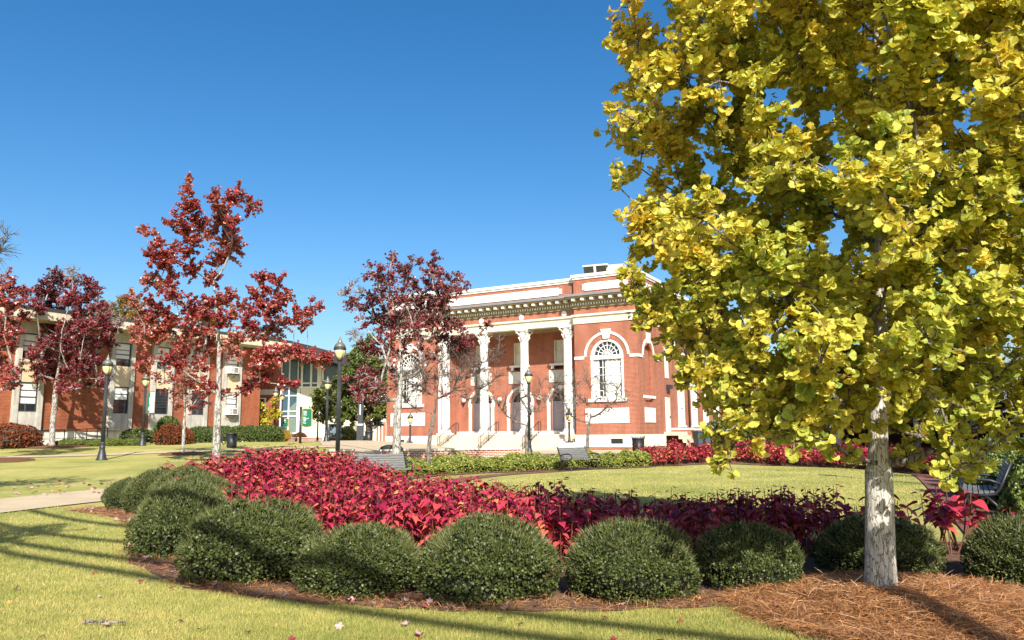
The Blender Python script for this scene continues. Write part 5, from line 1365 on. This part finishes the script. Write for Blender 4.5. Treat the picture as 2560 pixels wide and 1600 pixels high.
p = P(255, 1541, 6.9); tag(tw.build("stick", M['bark_grey'], None, (p.x, 6.9, .03)), "short broken brown stick lying on the foreground lawn", "stick")

# ------------------------------------------------------------------ lamps
def lamp(label, px, D, top_py, group="acorn lamp posts of the campus", z=None, name="lamp_post"):
    p = P(px, 1085, D); zb = tz(p.x, D) if z is None else z
    top = P(px, top_py, D).z; H = top - zb
    t = thing(name, label, "lamp post", (p.x, D, zb - .02), 0, group)
    b = MB(); b.lathe([(.23, 0), (.23, .06), (.19, .12), (.16, .28), (.12, .42), (.11, .52), (.125, .56), (.10, .6), (.10, .72), (.12, .75), (.085, .8)], 0, 0, 14); b.build("base", M['lampiron'], t)
    g = MB(); g.lathe([(.08, .8), (.066, H - 1.0), (.07, H - .95), (.10, H - .92), (.07, H - .88)], 0, 0, 12)
    for k in range(8):
        a = 2 * PI * k / 8; g.tube([(.075 * math.cos(a), .075 * math.sin(a), .82), (.063 * math.cos(a), .063 * math.sin(a), H - 1.02)], .012, 4)
    g.build("pole", M['lampiron'], t)
    head(t, H)
    return t
def head(t, H, s=1.0, k=None):
    h = MB(); q = lambda z: H - (.88 - z) * s
    h.lathe([(.06 * s, q(0)), (.10 * s, q(.03)), (.15 * s, q(.10)), (.195 * s, q(.22)), (.205 * s, q(.34))], 0, 0, 16)
    gl = h.build("globe", M['lampglass'], t)
    r = MB(); r.lathe([(.20 * s, q(.345)), (.235 * s, q(.35)), (.24 * s, q(.40)), (.2 * s, q(.43))], 0, 0, 16)
    r.lathe([(.10 * s, q(-.05)), (.12 * s, q(-.02)), (.105 * s, q(.02))], 0, 0, 12)
    for k in range(4):
        a = PI / 4 + PI / 2 * k; r.tube([(.105 * s * math.cos(a), .105 * s * math.sin(a), q(.02)), (.165 * s * math.cos(a), .165 * s * math.sin(a), q(.1)), (.212 * s * math.cos(a), .212 * s * math.sin(a), q(.22)), (.22 * s * math.cos(a), .22 * s * math.sin(a), q(.36))], .010 * s, 4)
    r.build("cage", M['lampiron'], t)
    c = MB(); c.lathe([(.225 * s, q(.43)), (.19 * s, q(.53)), (.11 * s, q(.61)), (.085 * s, q(.63)), (.09 * s, q(.66)), (.05 * s, q(.73)), (.03 * s, q(.76)), (.04 * s, q(.79)), (.012 * s, q(.84)), (.006 * s, q(.88))], 0, 0, 16); c.build("cap", M['lampcap'], t)
lamp("tall dark lamp post with cream globe, nearest one, right of the scarlet maple", 845, 29, 838)
lamp("dark lamp post with cream globe standing in front of the brick block", 258, 34, 884)
bl = lamp("lamp post with green hanging banner beside the tall green bush", 357, 46.5, 928)
lamp("lamp post between the nearest tall one and the directory sign", 816, 51, 939)
lamp("lamp post at the end of the foundation shrubs, hidden partly by maple leaves", 686, 64, 965)
lamp("slim distant lamp post in front of the dark stair glazing", 703, 76, 977)
lamp("distant lamp post just left of the elm, by the round planter", 794, 84, 991)
lamp("lamp post in front of the hall's middle portico column", 1323, 41, 914)
lamp("dark fluted lamp post standing behind the right hedge", 2402, 22, 770)
b = MB(); b.box(.12, .5, -.015, .015, 1.95, 3.15); b.tube([(0, 0, 3.2), (.55, 0, 3.2)], .018, 5); b.tube([(0, 0, 1.9), (.55, 0, 1.9)], .018, 5)
bn = b.build("banner", M['green'], bl); bn.rotation_euler.z = math.radians(10)
b = MB(); b.box(.27, .33, -.02, -.015, 2.45, 2.85); b.prism([(.22, 2.1), (.4, 2.1), (.42, 2.25), (.36, 2.34), (.26, 2.3)], -.02, -.0155); b.build("emblem", M['lettering'], bn)
b = MB(); b.box(.53, .86, -.015, .015, 1.95, 3.15); b2_ = b.build("banner", M['lettering'], bl); b2_.rotation_euler.z = math.radians(-30)
for u, lab in ((-17.05, "short pedestal lamp left of the stone steps"), (-4.1, "short pedestal lamp at the right end of the stone steps")):
    x = BC[0] + u * math.cos(AN) - (-2.2) * math.sin(AN); y = BC[1] + u * math.sin(AN) + (-2.2) * math.cos(AN)
    t = thing("pedestal_lamp", lab, "lamp", (x, y, .94), 0, "pedestal lamps at the hall steps")
    g = MB(); g.lathe([(.26, 0), (.24, .05), (.1, .12), (.075, .3), (.065, 1.25), (.1, 1.3), (.1, 1.38)], 0, 0, 12); g.build("pole", M['lampiron'], t); head(t, 2.35, 1.0)

# ------------------------------------------------------------------ benches
def bench(label, x, y, face, z=None):
    "face: direction (angle) the sitter looks"
    t = thing("park_bench", label, "bench", (x, y, tz(x, y) + .03 if z is None else z), face + PI / 2, "slatted benches around the round lawn")
    L = 1.8
    s = MB()
    for k in range(6): s.box(-L / 2, L / 2, -.44 + .085 * k, -.44 + .085 * k + .068, .42 + .008 * abs(k - 2.5), .455 + .008 * abs(k - 2.5))
    s.build("seat", M['bench'], t)
    b = MB()
    for k in range(6):
        z0 = .50 + .075 * k; yy = .09 + .035 * k
        b.add([(sx * L / 2, yy + a, z0 + c) for sx in (-1, 1) for a, c in ((0, 0), (.028, -.01), (.056, .052), (.028, .062))],
              [(0, 1, 2, 3), (7, 6, 5, 4), (0, 4, 5, 1), (1, 5, 6, 2), (2, 6, 7, 3), (3, 7, 4, 0)])
    b.build("backrest", M['bench'], t)
    for sx in (-1, 1):
        f = MB(); xx = sx * (L / 2 + .03)
        f.tube([(xx, -.50, .01), (xx, -.42, .06), (xx, -.34, .22), (xx, -.36, .40), (xx, -.1, .40), (xx, .06, .42), (xx, .14, .52), (xx, .34, .98)], .028, 6)
        f.tube([(xx, -.1, .40), (xx, .06, .24), (xx, .14, .08), (xx, .22, .01)], .028, 6)
        f.build("side_frame", M['iron'], t)
        a = MB(); a.tube([(xx, .16, .60), (xx, .0, .66), (xx, -.28, .68), (xx, -.44, .64), (xx, -.48, .54), (xx, -.40, .46), (xx, -.34, .42)], [.022, .026, .03, .03, .026, .022, .02], 6); a.build("armrest", M['iron'], t)
    return t
pb = P(950, 1180, 25.6)
bench("weathered grey slatted bench behind the crimson mound", pb.x, 25.6, math.radians(-62))
bench("dark slatted bench in front of the yellow green hedge, facing the lawn", 2.75, 34.0, math.radians(-44))
bench("dark bench half buried in the right hedge beside the brick path", 8.85, 14.8, math.radians(150))

# ------------------------------------------------------------------ low brick walls
def wallrun(name, label, pts, h, th, cat="wall", zb=None, capm='cap'):
    t = thing(name, label, cat, (pts[0][0], pts[0][1], 0))
    w, c = MB(), MB(); o = Vector((pts[0][0], pts[0][1]))
    q = [Vector(p) - o for p in pts]
    for a, b_ in zip(q[:-1], q[1:]):
        d = (b_ - a).normalized(); nn = Vector((-d.y, d.x))
        z0, z1 = (zb if zb is not None else tz(*(a + o)) - .2), h
        for mb, tt, e, za, zb_ in ((w, th / 2, 0, z0 - .3, z1), (c, th / 2 + .05, .04, z1 + .001, z1 + .09)):
            p = [a - d * e + nn * tt, b_ + d * e + nn * tt, b_ + d * e - nn * tt, a - d * e - nn * tt]
            mb.vprism([(v.x, v.y) for v in p], za, zb_)
    w.build("wall", M['wallbrick'], t); c.build("cap", M[capm], t)
p0, p1, p2_ = P(952, 1135, 36), P(1120, 1135, 36.5), P(1298, 1135, 37.5)
wallrun("seat_wall", "long low brick seat wall with pale cap in front of the steps", [(p0.x, 36), (p1.x, 36.6), (p2_.x, 37.6)], .84, .45)
pa = P(822, 1130, 33); pb_ = P(876, 1130, 33)
wallrun("brick_pier", "short brick pier with pale cap beside the nearest tall lamp", [(pa.x, 33.0), (pb_.x, 33.4)], .92, .6)
for px, sgn, lab in ((716, 1, "small brick planter wall below the stair glazing"), (768, 1, "curved brick planter wall in front of the glazed building")):
    a, b_ = P(px - (12 if px < 740 else 24), 1095, 92), P(px + (12 if px < 740 else 30), 1095, 92)
    wallrun("planter_wall", lab, [(a.x, 92.5), ((a.x + b_.x) / 2, 91.6), (b_.x, 93)], 1.25, .4, "planter", .3)
bb = MB(); p = P(975, 1122, 35.6)
bb.prism([(-.55, 0), (-.45, .17), (-.2, .26), (.2, .25), (.45, .16), (.6, 0)], -.18, .18)
tag(bb.build("stone_cover", M['iron'], None, (P(978, 1120, 36).x, 36.05, .872)), "dark rounded cover lying on the left end of the seat wall", "cover")

# ------------------------------------------------------------------ litter bins and other street furniture
def can(label, px, D, s=1.0, slats=True, dz=0):
    p = P(px, 1090, D)
    t = thing("litter_bin", label, "litter bin", (p.x, D, tz(p.x, D) + dz), 0, None); t.scale = (s, s, s)
    b = MB(); b.lathe([(.26, 0), (.29, .04), (.30, .8), (.27, .8), (.25, .1)], 0, 0, 20)
    if slats:
        for k in range(24):
            a = 2 * PI * k / 24; b.tube([(.30 * math.cos(a), .30 * math.sin(a), .04), (.315 * math.cos(a), .315 * math.sin(a), .75), (.37 * math.cos(a), .37 * math.sin(a), .95)], .014, 4)
    b.build("body", M['iron'], t)
    r = MB(); r.lathe([(.31, .78), (.35, .8), (.35, .85), (.31, .87)], 0, 0, 20); r.build("rim", M['lampiron'], t)
can("black slatted litter bin at the hall's right corner behind the hedge", 1595, 43, 1.02)
can("black litter bin by the elm, next to the blue light phone post", 922, 70, 1.15, False, .05)
can("black litter bin on the walk right of the scarlet maple trunk", 580, 43.5, .92, False)
br = thing("bike_rack", "curved iron loop bike rack beside the left litter bin", "bike rack", (P(558, 1100, 44).x, 44, tz(P(558, 1100, 44).x, 44)))
b = MB(); pts = [(-.25, .0), (-.25, .55), (-.18, .72), (-.05, .6), (-.05, .3), (.03, .14), (.13, .25), (.13, .6), (.2, .8), (.3, .78), (.36, .6), (.36, 0)]
b.tube([(x, 0, z) for x, z in pts], .03, 6); b.build("loop", M['iron'], br)
for px, D, rz, lab in ((1752, 55.5, .3, "blue grey wheeled bin beside the hall's stoop"), (1772, 55.2, .2, "second blue grey wheeled bin, partly hidden by the clipped bush")):
    p = P(px, 1090, D); t = thing("wheeled_bin", lab, "bin", (p.x, D, tz(p.x, D) + .05), rz, "wheeled bins by the hall")
    b = MB(); b.add([(-.36, -.3, .1), (.36, -.3, .1), (.36, .3, .1), (-.36, .3, .1), (-.45, -.4, 1.1), (.45, -.4, 1.1), (.45, .4, 1.1), (-.45, .4, 1.1)], [(0, 3, 2, 1), (4, 5, 6, 7), (0, 1, 5, 4), (1, 2, 6, 5), (2, 3, 7, 6), (3, 0, 4, 7)]); b.build("body", M['bin'], t)
    b = MB(); b.box(-.48, .48, -.45, .46, 1.101, 1.17); b.box(-.4, .4, .46, .52, 1.08, 1.14); b.build("lid", M['bin'], t)
    for sx in (-1, 1):
        b = MB(); b.tube([(sx * .3, .32, .12), (sx * .38, .32, .12)], .12, 10); b.build("wheel", M['rubber'], t)
tb = thing("transformer_box", "low grey green transformer box behind the foundation shrubs", "utility box", (P(668, 1080, 58).x, 58, 1.0), -.1)
b = MB(); b.box(-.9, .9, 0, 1.0, 0, 1.15); b.build("case", M['boxgreen'], tb); b = MB(); b.box(-.94, .94, -.05, 1.05, 1.151, 1.25); b.build("lid", M['boxgreen'], tb)
ph = thing("emergency_phone", "slim dark emergency phone post with blue light and white lettering", "phone post", (P(900, 1105, 66).x, 66, tz(P(900, 1105, 66).x, 66) + .02), 0)
b = MB(); b.box(-.26, .26, -.2, .2, 0, 1.55); b.box(-.2, .2, -.15, .15, 1.551, 3.5); b.box(-.24, .24, -.22, .22, 4.05, 4.1); b.build("post", M['lampiron'], ph)
b = MB(); b.box(-.04, .04, -.165, -.15, 2.3, 3.4); b.box(-.24, .24, -.215, -.2, 1.42, 1.54); b.build_each("lettering", M['lettering'], ph)
b = MB(); b.lathe([(.13, 3.51), (.15, 3.55), (.15, 3.98), (.1, 4.04)], 0, 0, 12); b.build("light", M['blue'], ph)
b = MB(); b.box(-.23, -.16, -.1, .1, 3.501, 4.049); b.box(.16, .23, -.1, .1, 3.501, 4.049); b.build("cage", M['silver'], ph)
# directory signs
def sign(label, px, pole_px, D, y0, y1, w0, w1, top, lines, ground_z, name="direction_sign"):
    q = lambda x, y: P(x, y, D)
    a = q(pole_px, 1085)
    t = thing(name, label, "sign", (a.x, D, ground_z)); oz = ground_z
    H = q(pole_px, top).z - oz
    b = MB(); b.tube([(0, 0, -.1), (0, 0, H - .12)], .075, 10); b.lathe([(.05, H - .12), (.09, H - .1), (.08, H - .04), (.01, H)], 0, 0, 10); b.build("pole", M['iron'], t)
    x0, x1 = q(w0, 1085).x - a.x, q(w1, 1085).x - a.x; z0, z1 = q(px, y1).z - oz, q(px, y0).z - oz; w = x1 - x0; e = .06 * (z1 - z0)
    def outline(g):
        X0, X1, Z0, Z1 = x0 - g, x1 + g, z0 - g, z1 + g; W = X1 - X0
        top_ = [(X1, Z1 - e), (X1 - .1 * W, Z1 - .3 * e), (X1 - .3 * W, Z1), (X1 - .43 * W, Z1 - .1 * e), (X1 - .5 * W, Z1 - .55 * e), (X1 - .57 * W, Z1 - .1 * e), (X1 - .7 * W, Z1), (X1 - .9 * W, Z1 - .3 * e), (X0, Z1 - e)]
        bot = [(X0, Z0 + e), (X0 + .25 * W, Z0 + .25 * e), (X0 + .5 * W, Z0), (X1 - .25 * W, Z0 + .25 * e), (X1, Z0 + e)]
        return top_ + bot
    b = MB(); b.prism(outline(.04), -.03, .04); pn_ = b.build("panel_edge", M['gold'], t)
    b = MB(); b.prism(outline(0), -.05, -.031); fc = b.build("panel", M['green'], t)
    b = MB()
    for f, a0, a1, hh in lines:
        z = z1 - f * (z1 - z0); n = max(2, int((a1 - a0) * 12)); g = np.random.default_rng(int(f * 1000))
        u = a0
        while u < a1:
            du = g.uniform(.02, .05); v = min(u + du, a1)
            b.box(x0 + u * w, x0 + v * w, -.056, -.05, z - hh * (.7 + .6 * g.random()), z + hh); u = v + .012
    b.build("lettering", M['lettering'], fc)
sign("green directory sign with white lettering on a black pole", 767, 751, 48, 1022, 1067, 755, 778, 1016,
     [(.14, .08, .5, .016), (.21, .12, .5, .014), (.28, .12, .45, .014), (.345, .12, .52, .014), (.47, .08, .38, .016), (.53, .1, .72, .014), (.60, .12, .48, .014), (.66, .12, .42, .014), (.735, .1, .36, .014), (.80, .12, .42, .014)], tz(P(751, 1085, 48).x, 48))
sign("small green sign panel in front of the stair glazing", 714, 708, 66, 1047, 1067, 709, 719, 1044, [(.14, .1, .45, .03), (.24, .1, .45, .02), (.42, .12, .6, .014)], tz(P(708, 1085, 66).x, 66), "small_sign")

# ------------------------------------------------------------------ utility carts
def wheel(mbp, x, y, r, w, parent):
    b = MB(); b.tube([(x - w / 2, y, r), (x + w / 2, y, r)], r, 16); o = b.build("wheel", M['rubber'], parent)
    b = MB(); b.tube([(x - w / 2 - .01, y, r), (x + w / 2 + .01, y, r)], r * .5, 12); b.build("rim", M['silver'], o)
pc = P(838, 1100, 84)
ct_ = thing("utility_cart", "grey two seat utility cart with windscreen and silver cargo box", "cart", (pc.x, 84, tz(pc.x, 84) + .04), math.radians(8))
b = MB(); b.prism([(-.68, .55), (-.62, .98), (-.45, 1.08), (.45, 1.08), (.62, .98), (.68, .55)], -.2, .6); b.box(-.68, .68, -.25, -.201, .45, .7); b.box(-.62, .62, .6, 2.7, .45, .75); b.box(-.66, .66, .9, 1.5, .75, .95); b.build("body", M['cart'], ct_)
b = MB(); b.box(-.7, .7, .25, 1.6, 1.98, 2.05); b.build("roof", M['cart'], ct_)
b = MB()
for x in (-.66, .62):
    for y, y2 in ((.02, .3), (1.5, 1.55)): b.tube([(x + .02, y, 1.05), (x + .02, y2, 1.98)], .03, 5)
b.build("roll_frame", M['iron'], ct_)
b = MB(); b.add([(-.6, .06, 1.1), (.6, .06, 1.1), (.6, .3, 1.94), (-.6, .3, 1.94)], [(0, 1, 2, 3)]); b.build("windscreen", M['glassblue'], ct_)
for x in (-.45, .45):
    b = MB(); b.lathe([(.09, 0), (.1, .014), (.05, .06)], 0, 0, 10); o = b.build("headlight", M['lettering'], ct_); o.location = (x, -.2, .85); o.rotation_euler = (PI / 2, 0, 0)
for x in (-.6, .6):
    for y in (.15, 2.2): wheel(None, x, y, .3, .24, ct_)
b = MB(); b.box(-1.25, -.1, 1.7, 3.0, .8, 2.1); b.build("cargo_box", M['silver'], ct_)
b = MB(); b.box(-.6, .6, -.30, -.251, .3, .55); b.box(-.3, .3, -.215, -.201, .75, .9); b.build("grille", M['iron'], ct_)
pc = P(886, 1095, 90)
c2 = thing("golf_cart", "tan golf cart with white roof posts parked behind the phone post", "cart", (pc.x, 90, tz(pc.x, 90) + .05), math.radians(80))
b = MB(); b.prism([(-.6, .35), (-.6, .6), (-.3, .75), (.5, .75), (.6, .5), (.6, .35)], -1.2, 1.2); b.build("body", M['iron'], c2)
b = MB(); b.box(-.5, .5, -.2, .25, .75, .95); b.box(-.5, .5, -.32, -.2, .9, 1.3); b.build("seat", M['seat'], c2)
b = MB(); b.box(-.65, .65, -1.0, .9, 1.85, 1.92)
for x in (-.58, .58):
    for y in (-.95, .8): b.tube([(x, y, .6), (x, y, 1.85)], .025, 4)
b.build("roof", M['white'], c2)
for x in (-.52, .52):
    for y in (-.8, .8): wheel(None, x, y, .26, .2, c2)
# iron fences
def fence(name, label, pts, h, bars, mid=True):
    t = thing(name, label, "railing", pts[0]); o = Vector(pts[0]); b = MB()
    for a, c in zip(pts[:-1], pts[1:]):
        a, c = Vector(a) - o, Vector(c) - o; up = Vector((0, 0, h))
        b.tube([a + up, c + up], .03, 4)
        if mid: b.tube([a + up * .5, c + up * .5], .02, 4)
    b.build("rail", M['iron'], t)
    for a, c in zip(pts[:-1], pts[1:]):
        a, c = Vector(a) - o, Vector(c) - o
        for k in range(bars + 1):
            q = a + (c - a) * k / bars; g = MB(); g.tube([q - Vector((0, 0, .1)), q + Vector((0, 0, h))], .028, 4); g.build("post", M['iron'], t)
def gpt(px, D):
    p = P(px, 1100, D); return (p.x, D, tz(p.x, D))
fence("stair_railing", "black iron railing along the foundation of the brick block", [gpt(8, 43.6), gpt(160, 46.8), gpt(268, 50.0)], 1.0, 4)
fence("iron_fence", "black iron railing behind the litter bin near the elm", [gpt(934, 74), gpt(972, 72)], 2.4, 5, False)
# hidden sunken stairwell beside the railing
# ------------------------------------------------------------------ overhead cables behind the camera
EL, AZV = math.radians(34), Vector((-.18, 1, 0)).normalized()
TR = Vector((AZV.x * math.cos(EL), AZV.y * math.cos(EL), -math.sin(EL)))
def cable(a, b_, h, r, lab, g):
    off = -AZV * (h / math.tan(EL))
    A, B = Vector((*a, 0)), Vector((*b_, 0)); d = B - A
    pts = [A + d * t + off + Vector((0, 0, h - .5 * (1 - (2 * t - .6) ** 2) * .3)) for t in np.linspace(-.5, 1.9, 15)]
    mb = MB(); mb.tube([p - pts[0] for p in pts], r, 6)
    tag(mb.build("overhead_cable", M['iron'], None, pts[0]), lab, "cable", g)
for i, (a, b_, h, lab) in enumerate((((-7.9, 12.0), (.56, 6.05), 9.0, "lowest dark overhead cable, casting the nearest lawn stripe"), ((-8.7, 13.2), (1.5, 6.25), 9.3, "overhead cable casting the second lawn stripe"),
                                     ((-8.7, 14.2), (-5.5, 11.9), 9.6, "overhead cable casting the stripe that climbs the boxwoods"), ((-8.4, 15.4), (-4.9, 12.9), 10, "overhead cable casting the farthest stripe beside the walk"))):
    cable(a, b_, h, .085, lab, "overhead cables striping the lawn with shadow")
up_ = thing("utility_pole", "round timber utility pole behind the viewpoint shading the straw", "pole", (4.86, -1.4, 0))
b = MB(); b.tube([(0, 0, -.2), (0, 0, 6.6)], [.16, .13], 12); b.build("shaft", M['bark_dark'], up_)

# ------------------------------------------------------------------ light
w = bpy.data.worlds.new("World"); scene.world = w; w.use_nodes = True
nt = w.node_tree; bg = nt.nodes["Background"]
sky = nt.nodes.new("ShaderNodeTexSky"); sky.sky_type = 'NISHITA'; sky.sun_disc = False
sky.sun_elevation = EL; sky.sun_rotation = math.atan2(-TR.x, -TR.y)
sky.air_density = 1.0; sky.dust_density = 1.7; sky.ozone_density = 2.5; sky.altitude = 50
hs = nt.nodes.new('ShaderNodeHueSaturation'); hs.inputs['Saturation'].default_value = 1.37
nt.links.new(sky.outputs[0], hs.inputs['Color']); nt.links.new(hs.outputs[0], bg.inputs[0]); bg.inputs[1].default_value = .098
sl = bpy.data.lights.new("sun", 'SUN'); sl.energy = 5.0; sl.angle = math.radians(.5); sl.color = (1, .94, .84)
so = bpy.data.objects.new("sun", sl); COL.objects.link(so); so.rotation_euler = TR.to_track_quat('-Z', 'Y').to_euler(); so.location = (5, -20, 30)
vs = scene.view_settings
vs.view_transform = 'Standard'; vs.look = 'None'; vs.exposure = .78; vs.gamma = 1
scene.cycles.max_bounces = 6; scene.cycles.transparent_max_bounces = 4
scene.cycles.use_denoising = True
